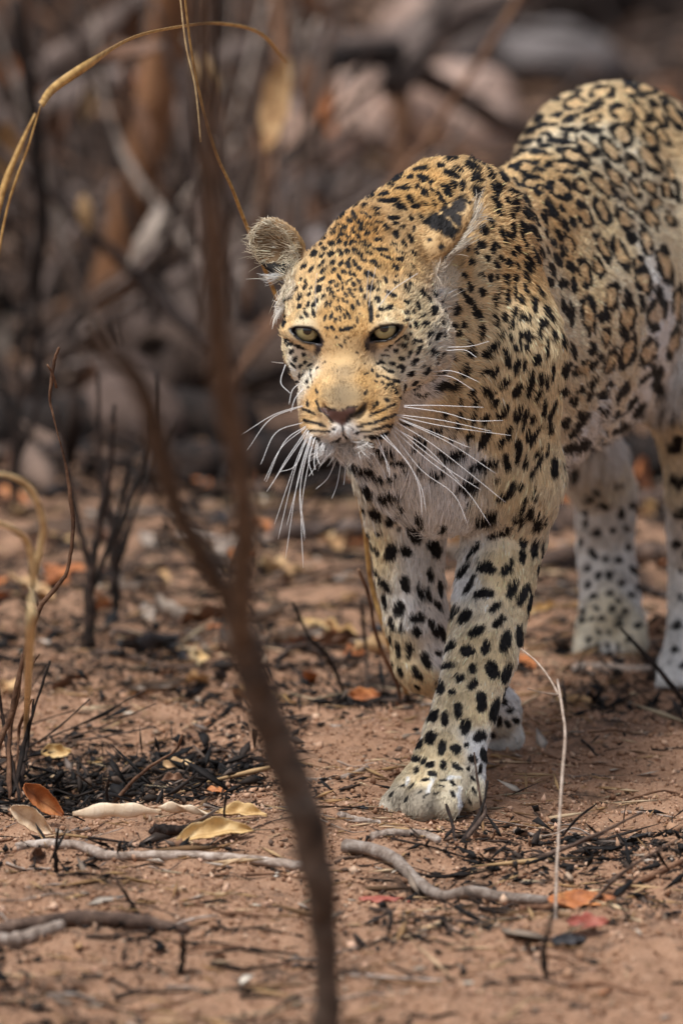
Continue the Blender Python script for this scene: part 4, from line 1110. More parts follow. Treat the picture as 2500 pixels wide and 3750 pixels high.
# ================================================================== coat marks, read off the photograph (x0, y0, scale of the view they were read in)
SPOT_VIEWS = [
((1000, 700, .2551), """655,585,38,18,0 735,605,38,30,-30 640,670,35,26,80 740,685,50,22,-25 590,755,38,15,0 585,800,33,18,0 695,765,28,18,-20 520,715,40,22,60 480,635,25,25,0 750,505,55,28,-30 860,610,38,30,-20 930,485,35,18,-20 875,535,38,15,-10 995,550,60,30,-20 980,630,48,28,-15 1060,660,32,25,-30 1040,490,40,15,0 1140,525,32,18,0 1130,578,30,20,-20 1170,605,27,25,0 1110,650,18,22,0 1225,655,35,28,70 1260,545,48,30,10 1235,465,48,28,15 1105,425,40,30,30 1390,490,60,25,10 1465,575,48,32,30 1345,620,42,32,-50 935,720,42,38,30 845,775,52,38,45 1035,752,38,30,70 1120,740,65,24,-60 1185,745,28,22,60 1275,745,52,26,-35 1340,797,70,27,-15 1500,690,68,27,8 740,830,48,25,10 590,910,70,40,-55 705,930,55,22,-40 825,910,65,35,-40 965,895,55,36,60 1065,860,38,35,60 1155,870,45,28,80 1215,890,42,24,60 1255,935,42,20,75 1365,895,62,24,12 1310,995,30,24,0 690,1050,85,32,-50 545,1125,60,26,-55 850,1030,60,32,-50 975,1030,62,28,-60 1090,975,32,22,80 1075,1060,50,35,70 1165,1030,50,30,70 1230,1108,35,32,0 720,1150,60,33,-35 878,1135,48,30,-45 1000,1155,32,22,60 1042,1165,40,18,80 1107,1175,34,18,80 1160,1200,28,20,60 445,1080,42,22,-40 405,1260,25,18,-50 680,1270,70,25,-35 838,1302,52,28,-20 945,1220,32,20,60 972,1262,26,18,70 1118,1265,26,16,-70 1225,1295,48,22,50 1365,1195,52,45,30 1455,1225,50,22,25 1435,1015,62,30,15 1515,1085,55,25,25 470,1285,30,20,-70 465,1360,45,22,-55 345,1400,40,20,-60 925,1350,42,25,-55 1000,1315,24,18,70 1065,1310,35,18,-65 1150,1335,38,24,75 650,1410,62,40,-55 790,1412,38,28,0 1000,1400,30,16,80 935,1425,18,18,0 1090,1415,28,20,50 1165,1415,24,18,-20 1255,1410,38,28,60 1385,1395,60,50,50 845,1470,42,20,-25 720,1515,45,22,-50 1025,1470,24,15,80 1135,1490,42,18,55 1055,1505,28,14,-70 885,1530,30,15,-50 1310,1525,36,18,-75 540,1400,30,18,-50 525,1480,35,20,-60 200,1535,42,35,-60 260,1530,30,20,-50 400,1530,62,26,-50 1505,1335,28,18,0 960,390,60,30,-35 1010,330,45,22,-40 1160,350,70,35,75 1160,200,60,35,-20 1300,215,55,22,-5 1380,100,55,35,-20 1300,310,50,18,5 1370,375,50,22,0 1480,320,50,20,5"""),
((1350, 700, .2551), """105,250,70,28,3 105,330,50,22,20 240,50,60,20,-10 260,150,100,24,0 360,140,45,25,0 590,130,60,40,60 650,215,50,25,20 455,265,85,25,10 350,380,80,35,5 385,455,55,25,0 600,395,42,30,20 755,370,40,30,60 145,440,60,20,5 240,515,50,34,30 470,520,42,30,-15 645,540,42,24,-80 385,620,52,40,75 590,685,75,32,55 510,765,50,28,50 370,775,62,27,20 635,890,60,26,55 165,835,110,28,8 250,945,95,24,22 440,890,65,15,20 455,985,52,30,0 600,1090,38,20,60 375,1110,52,42,20 860,700,30,26,0 1040,810,48,40,0 240,1265,60,22,65 395,1315,42,25,20 605,1345,50,30,35 540,1415,50,25,50 755,1465,50,28,50 310,1480,95,32,25 930,1480,40,25,30 145,1335,28,16,0 130,1425,28,16,0 580,1220,40,20,30 820,60,60,22,50 1010,85,60,28,50 920,190,60,22,50 1080,150,45,25,50 770,160,50,20,50 30,90,45,30,0 1150,50,40,30,0 1420,150,50,20,30 850,1540,45,25,40 390,1220,25,15,0"""),
((1000, 1050, .2551), """580,275,45,28,-60 580,390,55,28,75 625,200,40,20,-80 500,260,40,22,-60 475,400,48,18,60 385,285,36,24,-60 410,435,28,20,20 455,325,25,20,0 105,410,48,28,-70 150,525,50,25,-70 180,430,30,15,-70 755,265,52,24,-75 825,250,42,22,-75 945,195,32,18,-70 1070,215,35,15,-80 1010,195,35,16,70 915,315,38,20,70 972,330,42,18,85 1010,330,25,14,0 1148,300,42,24,80 1220,240,42,22,75 835,415,70,25,-70 895,475,40,26,-75 968,460,48,16,88 1030,420,60,17,75 1090,415,65,20,68 1205,485,45,22,75 740,465,48,22,-75 1260,400,30,14,75 780,595,35,16,80 850,600,40,26,30 960,615,30,28,50 1000,622,25,20,0 1070,605,40,32,0 1120,595,25,22,-40 1165,565,32,18,60 905,735,30,20,70 970,840,35,15,45 1025,785,24,16,80 1075,735,22,16,60 735,590,24,10,80 1405,380,105,42,85 1385,270,50,22,70 1400,500,30,20,60 195,780,38,25,-60 245,830,50,22,-40 390,870,95,25,20 265,935,32,25,-50 435,975,38,22,20 320,1040,40,25,-70 395,1135,28,24,0 470,1080,36,22,-20 530,1120,50,15,-30 300,1140,60,15,50 215,1165,65,25,55 445,1245,40,22,-70 540,1295,34,16,-65 490,1370,35,20,-50 385,1290,55,22,80 630,1165,28,12,-50 555,1370,20,10,-30 500,1440,18,12,0 540,1225,22,12,-60 110,870,45,18,80 75,690,40,18,85 140,970,30,15,85 350,1370,40,15,20 625,1510,45,18,65 1325,1525,40,16,-60 1330,1255,35,10,-10 1210,945,22,16,0 1310,1105,22,16,20 740,1080,25,10,-30 1425,1200,28,20,45 1500,1275,30,22,45 1480,1360,24,16,20 1505,1105,30,20,20 870,150,30,20,-60 650,890,40,26,70 1350,870,30,50,0"""),
((1350, 1050, .2551), """130,185,50,35,60 185,330,40,24,10 310,300,52,32,-25 130,410,30,18,0 545,235,55,32,40 705,275,60,35,60 855,185,48,32,40 925,355,65,50,0 555,385,40,25,70 630,365,28,22,0 770,425,65,14,-20 555,480,75,18,-12 670,535,60,36,80 800,560,60,48,0 600,565,25,14,80 930,570,32,24,40 1045,540,42,36,30 1030,215,35,25,0 600,685,30,18,30 865,700,45,34,-30 980,720,85,28,-55 535,735,45,22,40 440,745,95,12,-38 660,785,45,26,-60 735,780,32,22,-10 505,860,50,38,60 390,925,38,26,30 720,915,85,30,-60 850,850,25,14,-40 590,960,58,22,-60 465,1030,38,28,0 670,1065,75,34,-32 915,965,72,50,0 430,840,28,18,20 300,855,35,14,-20 340,1105,48,24,0 435,1150,50,25,-20 490,1190,65,25,-50 315,1220,42,24,10 195,1090,45,20,30 130,1105,30,14,40 230,1185,40,15,45 765,1140,32,20,-60 815,1215,75,36,-40 600,1250,58,36,-25 970,1070,52,20,-60 280,1320,40,16,20 220,1290,35,14,40 385,1355,45,26,20 305,1405,45,24,0 195,1375,35,22,40 110,1360,20,14,0 250,1460,25,16,0 515,1430,42,20,-70 385,1510,35,20,80 350,1460,22,14,40 315,1510,18,14,0 660,1390,50,25,-40 710,1430,75,20,-35 250,910,25,14,0 200,980,35,14,20 280,1000,35,12,10 1060,370,40,20,70 1410,160,70,40,60 1480,270,50,25,60 1010,1220,50,30,10 1050,980,60,20,-60 1085,680,50,12,85 900,1330,40,20,-20 1000,1460,55,35,-30 820,1530,60,25,-40 720,1540,50,25,10 1100,440,25,12,-70"""),
((1050, 1400, .3508), """945,225,20,17,0 1040,185,28,18,15 900,255,15,20,0 1185,160,20,16,-70 1135,105,25,17,-75 1085,100,14,14,0 1035,65,16,14,0 215,230,25,14,80 1010,745,100,35,12 820,905,90,40,25 690,850,60,40,60 1160,865,110,26,5 1030,1005,110,26,-2 850,1115,85,35,40 1085,1180,130,35,0 880,830,35,25,0 1215,940,45,16,0 1380,610,60,45,0 1330,700,35,30,0 1430,650,40,40,0 1545,510,60,40,0 1230,420,60,30,10 1525,1000,60,50,60 1390,900,35,20,30 820,570,22,14,0 880,570,30,20,0 490,490,14,9,0 440,515,16,12,0 690,495,14,9,0 725,535,20,13,0"""),
((1600, 500, .3189), """150,262,80,28,-5 245,378,70,32,15 390,345,110,42,30 460,280,110,32,25 45,335,60,24,0 165,430,90,34,20 450,490,75,55,45 620,310,50,20,30 615,440,85,38,50 765,455,85,38,58 665,620,90,42,55 725,580,60,26,55 870,650,60,38,35 915,545,75,24,60 990,570,50,22,20 680,760,110,40,62 710,860,75,30,55 850,890,75,34,70 895,790,75,36,65 820,740,60,20,65 1010,735,75,32,62 1030,880,75,38,65 875,1080,95,34,82 985,1040,90,38,70 1100,1100,105,35,62 825,1130,55,24,60 760,1130,120,22,70 1000,1200,110,20,70 925,1290,60,28,65 875,1330,55,24,65 690,1250,55,20,50 645,1290,65,30,80 570,1390,45,40,20 690,1480,55,38,70 820,1450,55,40,60 730,1400,50,28,40 620,1000,75,26,60 1240,1110,60,30,75 1370,1130,85,28,65 1330,1240,50,35,80 1380,1430,80,42,50 1130,1380,110,30,65 1190,1340,90,22,70 1060,1430,90,26,60 1260,1320,50,22,75 1430,1310,70,30,80 1040,1500,80,28,60 930,1500,60,25,75 1300,1520,60,35,60 1510,1490,70,35,70 1150,650,42,28,50 180,545,60,45,40 290,580,65,40,-70 90,600,75,30,60 120,640,55,28,60 40,700,60,35,50 455,650,80,50,70 530,1080,60,45,50 500,1250,60,40,30"""),
((1600, 1000, .3189), """515,225,50,42,50 375,130,50,28,50 510,30,45,30,30 615,50,60,32,80 345,280,65,38,55 410,375,45,28,60 470,480,75,48,45 505,680,95,45,-80 200,425,70,40,60 195,610,45,32,40 300,590,40,30,-50 250,690,42,32,-20 375,800,40,30,60 375,920,80,55,30 175,965,32,28,0 315,1130,100,50,-75 60,1300,110,50,-15 180,1300,65,48,-40 650,850,90,38,-38 575,930,75,38,-50 790,65,70,32,70 900,80,65,28,80 690,50,45,28,80 710,220,42,22,80 805,280,95,38,88 900,230,75,24,88 1025,40,80,28,65 1015,190,65,24,75 970,310,55,28,80 665,330,85,25,85 675,560,95,30,85 770,510,70,35,80 890,450,65,32,-70 970,500,60,26,-75 1045,510,60,32,-75 1105,350,110,42,82 1165,200,90,26,72 860,600,60,28,-80 850,740,60,28,-82 745,695,55,30,-65 960,770,110,20,86 1045,740,85,42,75 1035,860,50,28,80 1205,580,70,45,-65 1165,690,70,34,-80 905,860,45,22,80 795,920,70,38,75 820,1030,75,38,80 920,1080,95,32,-80 1000,1080,80,26,-82 1150,1000,70,55,-60 1260,850,110,22,88 1260,430,75,30,80 1310,520,50,20,80 560,1150,85,34,-25 665,1140,70,36,-55 785,1260,95,40,-48 930,1350,95,45,-65 1060,1280,140,42,-78 1190,1230,85,35,-85 1145,1410,75,35,-55 550,1340,50,38,-40 620,1400,60,42,-50 390,1385,50,42,-60 665,1500,60,40,-40 430,1500,50,38,-60 260,1490,50,28,70 800,1550,45,40,0 950,1550,40,30,0 1225,1520,75,28,-85 1260,1260,90,26,85 1330,1150,100,22,-85 1330,720,90,25,-88 1430,760,80,26,80"""),
((1600, 1450, .3189), """750,200,95,42,-45 930,220,95,42,-75 1010,260,120,24,-78 1085,280,60,32,-80 1230,130,95,28,-88 1310,200,150,28,-75 415,265,50,36,-60 550,280,60,38,-55 260,230,50,30,-70 80,230,40,35,50 220,365,50,34,-60 370,475,70,40,-50 545,500,110,42,-65 820,440,80,38,-80 725,560,70,34,-65 930,580,90,42,80 920,740,60,30,-75 790,770,105,42,78 1020,770,90,26,-80 1045,460,80,32,-85 1130,440,140,30,-65 1165,650,85,32,-60 1165,770,110,28,-60 160,495,55,32,-55 230,690,150,55,-25 530,810,150,50,-20 350,1035,145,75,-18 680,975,45,30,0 775,1165,125,55,-25 870,1050,60,30,-50 545,1400,135,80,-20 1085,900,65,28,-80 1060,1340,80,28,-80 990,1280,100,26,-78 970,1440,80,26,-75 1150,1450,100,42,-85 1235,1420,65,16,85 1120,1150,85,24,85 960,1050,55,35,-60 20,390,40,40,0 40,680,50,40,0 360,1240,35,18,-20 40,910,60,25,-50 910,1420,45,30,70 1300,380,75,24,-75 1260,640,95,24,-85"""),
((1540, 1850, .3189), """900,330,150,45,-30 1330,200,100,48,-80 1170,440,75,45,80 1300,510,115,42,-82 1390,510,110,20,-85 1160,620,75,45,-80 1355,740,80,28,-75 755,725,110,70,10 990,720,115,45,-55 1045,960,115,55,-65 1165,1040,140,55,-65 1265,1130,120,42,-75 730,1020,110,55,-10 850,1165,90,42,-50 510,1275,85,55,-55 890,1340,95,42,-42 650,1450,105,50,-20 955,1570,120,55,-75 1120,1500,110,50,-88 740,1640,85,50,-75 525,1680,75,65,10 350,1620,80,38,-55 600,540,120,30,-50 490,760,100,40,-55 560,930,120,35,-62 370,1240,100,45,-55 1170,180,70,28,-70 1250,120,60,28,-85 1420,140,80,14,88"""),
((1380, 2400, .3508), """740,115,75,38,-5 998,140,60,42,-85 1195,165,95,65,75 1345,190,105,45,-75 860,235,55,45,0 655,330,80,42,80 785,385,40,32,0 992,295,65,45,-60 1085,490,115,52,85 1220,570,115,45,-75 845,580,85,45,85 590,640,70,48,-60 705,675,80,36,88 920,740,85,52,-75 1065,845,70,55,-40 565,860,75,50,-60 450,920,60,28,-70 675,960,80,40,-85 820,980,60,50,40 935,930,28,26,0 1110,1040,70,35,75 995,1080,60,40,50 405,1075,60,38,20 485,1110,50,22,-60 555,1145,50,35,-20 690,1145,50,36,80 835,1165,65,27,25 945,1185,18,20,0 575,1235,50,28,10 410,1200,35,22,-60 1070,1190,55,20,-80 500,1300,40,14,-10 360,1370,45,12,-55 690,1300,45,14,0 790,1330,45,18,50 660,1360,50,12,20 265,1360,30,12,-20 1000,1290,40,18,40 300,1510,35,12,-60 510,1460,40,12,-40 1010,1410,50,18,55 965,1520,40,14,70 790,1450,45,18,70 890,1550,25,12,0 150,1450,30,12,-60 440,1430,30,10,-40 620,1440,40,10,-10 1330,400,75,20,-70 1325,490,40,20,-70 1380,570,45,35,0 1275,690,60,26,-85 1360,720,45,30,60 1200,830,30,30,0 1445,680,35,28,0"""),
((1280, 1800, .3231), """300,250,75,45,40 455,320,95,50,-85 570,190,45,28,-80 780,325,75,38,62 720,470,150,60,62 960,640,110,65,60 470,710,95,70,-70 645,690,90,55,40 905,940,70,35,75 410,1060,95,38,50 630,1070,110,55,75 800,1130,95,40,75 890,1170,85,32,75 1025,1120,100,28,85 995,1300,60,30,65 395,1240,95,28,78 560,1340,85,60,-80 765,1440,80,60,-10 480,1510,70,30,75 585,1560,55,32,-80 755,1600,65,50,30 955,1560,110,40,68 1050,1610,110,36,68 550,1800,90,28,80 670,1770,65,50,40 670,1860,50,28,-80 870,1930,100,50,70 570,2040,75,25,70 755,2060,90,48,42 290,900,55,30,40 310,690,60,25,50 240,600,50,25,60 210,500,40,20,70 330,490,35,22,0 770,2220,50,18,40 1010,1830,50,40,0 160,190,50,25,80 1060,410,28,32,0 555,430,25,25,0 460,1680,60,15,75 480,1940,45,15,70"""),
((2050, 1900, .2976), """315,60,48,38,80 465,170,62,55,0 645,150,55,36,75 260,290,50,32,80 825,350,55,42,80 410,430,70,42,55 560,500,42,38,0 710,500,52,48,0 335,615,50,40,-60 470,710,55,40,-75 595,690,45,45,0 900,640,65,40,50 345,815,48,40,-40 755,795,48,42,0 955,850,48,34,50 420,955,46,38,0 610,920,42,42,0 720,1010,30,28,0 875,945,40,30,20 440,1105,34,28,0 285,1140,36,34,0 635,1105,38,32,0 790,1140,40,34,0 510,1225,38,32,0 385,1230,48,22,-40 735,1205,50,28,-20 710,1305,45,30,0 475,1395,36,30,0 600,1395,40,30,0"""),
((1900, 1400, .3827), """650,1110,50,35,0 800,1165,55,48,0 970,1260,65,36,-70 330,820,95,36,85 500,820,95,50,45 520,590,110,50,-25 530,430,100,35,-45 590,310,60,45,0 430,370,60,35,-50 500,170,55,40,-60 420,80,55,38,50 555,60,42,36,20 770,130,60,45,-20 850,20,50,28,-10 970,90,110,45,-50 650,120,50,35,-60 775,280,50,45,0 725,400,40,34,-60 870,340,40,30,0 920,300,60,30,10 1050,210,100,26,-55 1000,390,60,30,0 1130,250,90,32,-55 930,450,60,26,-30 800,480,35,28,0 770,560,60,22,60 700,650,80,30,30 1400,330,50,40,60 1490,300,80,35,-60 1310,380,45,45,0 1520,600,90,75,-20 1520,960,90,50,30 1300,30,60,50,-60 800,950,35,25,-60"""),
((1900, 250, .3827), """490,485,90,35,-25 355,455,70,28,-15 360,300,50,25,0 540,230,60,25,0 690,400,100,26,-15 750,345,65,22,-5 690,595,110,35,10 490,600,110,25,10 390,705,120,30,8 190,810,90,35,10 240,750,65,24,5 40,790,40,25,0 190,480,50,40,-45 1160,275,50,25,15 600,930,60,35,30 100,1040,120,26,15 210,980,55,25,10 290,1350,110,40,55 500,1480,70,30,65 420,1500,90,30,55 230,1420,70,30,70 70,1390,65,32,60 60,1270,65,28,60 150,1440,80,20,65 1510,1210,90,30,85 180,1200,35,28,40 110,600,60,40,-30 180,700,60,25,0 300,550,60,20,0 270,640,60,25,10 420,650,50,18,10 640,150,120,22,-5 1050,150,60,18,5 60,720,70,30,-5"""),
((1900, 850, .3827), """1070,60,70,50,60 410,700,95,26,80 480,800,125,40,88 800,800,70,55,-40 1030,630,75,38,85 1320,590,75,42,65 1160,680,90,30,85 1190,1390,90,32,-45 1270,1290,50,30,-60 510,1140,75,30,75 680,1110,70,40,-60 740,1210,75,35,-60 450,1310,80,45,-70 680,1440,90,40,-70 365,270,75,35,55 480,330,70,35,60 400,500,50,42,60 520,510,80,28,85 300,370,70,35,75 290,490,45,35,80 320,110,45,35,75 400,190,70,25,80 1310,1350,90,40,-70"""),
]
SPOT_VIEWS += [((1350, 550, .3189), """110,430,45,28,-30 350,290,60,28,-25 300,345,80,32,-20 170,515,60,22,-10 230,590,100,26,5 390,450,85,28,0 460,570,50,38,60 620,335,70,45,30 590,225,90,26,0 640,500,50,28,50 740,610,50,26,50 870,430,60,34,40 920,500,45,28,60 800,520,50,32,60 690,360,50,34,50 40,540,40,30,0 480,330,40,20,10 250,420,40,20,-10 560,430,40,22,30 540,640,40,22,20 720,470,40,22,45 350,650,70,28,5"""),
 ((0, 0, 1.0), "2180,1800,14,12,0 2262,1775,16,13,0 2312,1850,12,16,0 2140,1880,12,14,0 2292,1935,14,12,0 2215,1855,12,12,0 1705,905,18,8,60 1725,960,16,9,50 1700,1010,14,9,40 1722,1055,15,10,60 1745,925,16,8,60 1690,1065,12,8,40 1675,1120,13,9,50 2150,2345,10,14,0 2185,2370,9,16,0 2225,2365,9,16,0 2262,2370,9,16,0 2300,2340,10,16,0 2335,2290,13,11,0 2130,2270,12,10,0 2490,1880,22,18,20 2478,1990,14,20,80 2500,2090,16,16,0 2492,2190,14,14,0 2482,2290,13,13,0 2470,2380,12,12,0 2500,2440,14,10,0 1880,500,22,11,-40 1905,565,24,9,-20 1945,425,26,11,-35 1910,455,20,9,-35 1990,370,28,11,-30 2040,328,30,10,-15 1862,560,20,9,-40 1935,520,26,9,-20 1978,462,28,10,-20 1885,610,24,9,-10 1950,600,26,9,-5")]
RING_VIEWS = [
((1900, 250, .3827), """530,340,110,65,-15 790,240,115,65,0 980,450,140,68,40 1140,410,150,55,50 1330,450,150,50,60 1480,450,190,60,55 980,640,130,85,40 1250,680,125,55,58 1370,660,110,40,55 640,760,130,70,38 860,790,150,60,50 520,850,170,65,25 400,945,150,60,12 390,1160,125,85,40 580,1130,90,60,50 800,1130,190,65,42 900,1030,150,55,50 1080,940,130,60,60 1240,870,170,70,55 1235,1140,90,60,40 1300,1290,75,60,30 1090,1150,100,38,60 1400,1150,110,50,75 620,1410,130,65,65 790,1370,150,60,62 990,1450,120,65,60 1240,1430,120,70,55 310,1250,170,34,48 700,500,100,42,-15 1060,220,75,45,10 1200,200,100,50,15 1350,240,75,45,40 70,950,120,60,5 1060,1310,90,40,60 1440,1000,120,42,70 1430,1440,90,40,65 110,1110,90,42,30"""),
((1900, 850, .3827), """460,110,110,45,65 790,150,150,52,62 960,210,170,62,68 1140,320,90,58,70 1380,320,190,75,80 1200,100,150,48,75 620,390,150,58,75 740,330,120,50,65 870,620,140,68,-78 650,790,180,72,85 1020,820,180,72,-82 1180,470,140,72,80 1300,790,160,85,-75 1500,680,180,50,-85 810,1000,90,48,-75 850,1230,140,52,-70 1030,1140,180,75,-72 1220,1150,140,75,-62 1470,1040,150,62,-70 600,1290,110,52,-30"""),
]
# lines: view, half width, corner points
STROKES = [((1050, 1400, .3508), [
    (16, "870,345 1110,240"), (19, "750,460 940,415 1120,340"), (16, "730,530 880,505 1120,430"), (9, "345,262 400,252 470,285 560,296 640,258 735,255"), (24, "900,585 1060,540"),
    (17, "170,285 290,335"), (18, "190,400 400,455"), (16, "220,500 400,522"), (18, "280,570 340,600"),
    (16, "303,195 345,290 430,350 490,425"), (13, "585,445 588,560"), (12, "588,568 500,618 410,650 350,640"), (12, "588,568 680,600 770,645 900,640")])]
POLYS = [  # view, colour, corners
 ((1050, 1400, .3508), 'nose', "345,265 400,258 470,290 560,300 640,262 735,260 700,345 620,420 590,455 540,440 490,415 430,345 360,300"),
 ((1050, 1400, .3508), 'black', "610,375 650,335 740,290 790,230 835,200 842,270 770,345 690,372 650,425 612,437"),
 ((1350, 700, .2551), 'black', "760,425 850,340 960,290 1080,350 1210,460 1300,580 1285,690 1230,735 1100,650 960,575 820,510"),
 ((1050, 1400, .3508), 'bridgedark', "380,80 560,30 740,80 775,160 690,225 560,245 440,228 350,160"),
 ((1350, 700, .2551), 'earrim', "1330,330 1410,400 1400,560 1280,760 1080,920 860,1010 800,965 1050,850 1225,725 1305,560"),
 ((1350, 700, .2551), 'earpale', "985,275 1085,200 1230,250 1330,340 1345,540 1290,560 1205,450 1080,340"),
 ((1350, 700, .2551), 'earscar', "1130,190 1220,120 1320,50 1400,160 1375,300 1300,330 1210,250"),
 ((1380, 2400, .3508), 'white', "318,1262 348,1270 322,1370 296,1355"), ((1380, 2400, .3508), 'white', "570,1285 612,1290 545,1430 515,1415"),
 ((1380, 2400, .3508), 'white', "838,1370 875,1370 885,1560 865,1700 835,1560"), ((1380, 2400, .3508), 'white', "740,1258 885,1264 885,1292 740,1288"),
 ((1000, 700, .2551), 'black', "-190,1090 -100,1130 80,1090 200,1090 170,1150 60,1190 -60,1220 -120,1260 -190,1180"),
]
# base colours: x, y, colour, fur length in mm
ANCHORS = """1260,1000,gold,6 1300,850,rich,8 1180,960,tan,6 1400,950,gold,7 1480,720,gold,10 1560,640,gold,9 1690,620,tan,10 1600,760,gold,10 1100,1186,cream,7 1440,1182,cream,7 1145,1128,cream,6 1395,1125,cream,6 1100,1135,tan,6 1450,1120,tan,6 1060,1180,tan,6 1490,1160,cream,6 1190,1140,gold,5 1350,1140,gold,5 1220,1190,gold,4 1310,1185,gold,4 1270,1150,gold,5 1250,1100,gold,5 1105,1283,pale,3 1435,1275,pale,3 1110,1320,cream,4 1450,1320,cream,4 1250,1280,tan,4 1250,1360,bridge,4 1255,1310,tan,4 1250,1425,bridge,4 1190,1400,tan,4 1340,1400,gold,4 1160,1470,gold,4 1350,1470,gold,4 1250,1460,bridge,4 1205,1450,tan,4 1300,1450,tan,4 1140,1530,tan,4 1390,1510,gold,4 1190,1565,tan,3 1330,1550,tan,3 1226,1590,white,4 1290,1590,white,4 1270,1635,white,18 1225,1640,white,16 1310,1640,white,16 1200,1620,white,9 1340,1625,pale,6 1050,1290,cream,6 1110,1400,pale,7 1080,1340,pale,6 1150,1440,gold,4 1470,1170,tan,6 1480,1260,cream,6 1500,1350,pale,7 1560,1420,white,12 1440,1440,tan,5 1600,1280,pale,12 1540,1150,cream,8 1625,1110,pale,15 1650,1000,cream,14 1590,1010,tan,10 1560,890,tan,6 1640,850,tan,6 1700,980,tan,9 1560,935,earrim,7 1610,905,earrim,7 1515,960,tan,7 1610,1035,white,14 1012,1060,white,24 1025,1095,white,20 1040,1010,cream,12 1040,1130,tan,8 1000,900,earwhite,10 1080,880,earrim,7 1760,1000,cream,9 1710,960,tan,9 1690,1080,cream,10 1700,1200,cream,11 1750,800,tan,10 1690,1400,cream,13 1750,1550,cream,12 1500,1750,white,13 1650,1850,white,15 1700,1700,white,13 1400,1700,white,14 1830,1600,cream,10 1900,1000,tan,8 1900,1400,cream,9 1980,1250,cream,9 2000,1600,cream,9 1850,1800,cream,12 1760,1830,pale,16 1930,600,tan,9 2000,700,tan,9 2150,400,backtan,9 2300,420,backtan,9 2300,560,pale2,9 2420,800,pale2,9 2200,800,cream,9 2080,900,tan,9 2150,1000,cream,9 2300,1150,pale2,10 2080,1200,pale2,10 2420,1250,white,12 2150,1400,pale2,14 2100,1650,white,26 2250,1620,white,28 2400,1500,white,26 1850,2100,cream,10 1930,2150,cream,8 1750,2400,cream,9 1720,2600,cream,8 1620,2750,cream,7 1560,2860,cream,6 1680,2890,pale2,6 1500,2960,paw,6 1600,2965,paw,6 1540,2905,paw,5 1570,2925,paw,5 1450,2935,paw,6 1640,2940,pale2,6 1420,2985,pale,6 1690,2965,white,6 1720,2940,pale2,6 1640,2160,white,10 1610,2400,white,8 1575,2560,white,7 1680,1990,white,12 1540,2700,pale,7 1760,2750,white,7 1370,2000,cream,9 1390,2200,cream,9 1560,2000,white,9 1580,2250,white,9 1470,2400,cream,8 1540,2480,cream,7 1340,1880,pale,12 1480,1880,white,14 1860,2560,white,7 1830,2680,pale,6 1790,2700,white,6 2230,1900,ash,10 2260,1780,pale,14 2230,2250,pale2,8 2130,2100,ash,8 2330,2150,ash,8 2220,2380,ash,7 2180,2330,pale2,6 2260,2330,pale2,6 2460,1700,pale2,10 2480,1600,pale2,10 2480,2000,ash,9 2490,2400,ash,8 2470,2500,ash,7"""
# ================================================================== leopard: coat, skin mesh, fur, eyes, whiskers
def srgb(r, g, b):
    c = np.array([r, g, b]) / 255.0
    return np.where(c <= .04045, c / 12.92, ((c + .055) / 1.055) ** 2.4)
PAL = dict(gold=srgb(200, 160, 103), rich=srgb(190, 144, 84), tan=srgb(208, 175, 126), cream=srgb(225, 206, 168), pale=srgb(230, 220, 202),
           pale2=srgb(220, 208, 182), white=srgb(240, 240, 238), bridge=srgb(162, 138, 104), earpale=srgb(34, 30, 28), earwhite=srgb(216, 210, 192), earrim=srgb(168, 134, 90),
           backtan=srgb(212, 185, 142), paw=srgb(146, 136, 120), black=srgb(20, 18, 19), nose=srgb(84, 56, 48), bridgedark=srgb(134, 116, 88), earscar=srgb(44, 38, 36), ash=srgb(230, 226, 220),
           inner=srgb(212, 180, 134), eardark=srgb(120, 98, 72), smoke=srgb(120, 112, 100))

LBVH = BVHTree.FromPolygons(LV.tolist(), LF.tolist())
LN = nrm(np.stack([np.zeros(len(LV))] * 3, 1))
_a = LV[LF[:, 2]] - LV[LF[:, 0]]; _b = LV[LF[:, 3]] - LV[LF[:, 1]]
_fn = np.cross(_a, _b)
LN = np.zeros_like(LV)
for i in range(4): np.add.at(LN, LF[:, i], _fn)
LN = nrm(LN)
FN = nrm(_fn); FAREA = np.linalg.norm(_fn, axis=1) / 2; FC = LV[LF].mean(1)

def hit(px, py):
    r = nrm(ray(px, py))
    h = LBVH.ray_cast(Vector(CAMP), Vector(r))
    if h[0] is None:
        h2 = LBVH.find_nearest(Vector(pix(px, py, 10.2)))
        return np.array(h2[0])
    return np.array(h[0])

# which skin points does the photograph show?
VIS = np.zeros(len(LV), bool)
_view = nrm(CAMP - LV)
_px, _py = topix(LV)
for i in np.nonzero(((LN * _view).sum(1) > -.05) & (_px < 2500) & (_py > -50))[0]:
    o = LV[i] + LN[i] * .003
    d = CAMP - o
    VIS[i] = LBVH.ray_cast(Vector(o), Vector(d / np.linalg.norm(d)), 1.2)[0] is None

# anchors -> positions on the skin
AP, AC, AL = [], [], []
for a in ANCHORS.split():
    x, y, c, l = a.split(',')
    AP.append(hit(float(x), float(y))); AC.append(PAL[c]); AL.append(float(l) * .001)
for p, c, l in (((.0, 10.4, .50), 'tan', 10), ((.05, 10.8, .50), 'cream', 9), ((.12, 11.2, .45), 'cream', 9), ((.07, 10.5, .35), 'pale', 12), ((.5, 11.1, .45), 'pale2', 9),
                ((.40, 11.4, .55), 'tan', 9), ((.45, 11.5, .3), 'cream', 14), ((.55, 11.9, .2), 'white', 16), ((.2, 10.6, .62), 'tan', 9), ((.25, 10.9, .33), 'white', 24),
                ((.2, 10.5, .30), 'white', 22), ((-.06, 10.1, .55), 'cream', 10), ((.0, 10.2, .45), 'cream', 14)):
    AP.append(np.array(p)); AC.append(PAL[c]); AL.append(l * .001)
AP = np.array(AP); AC = np.array(AC); AL = np.array(AL)
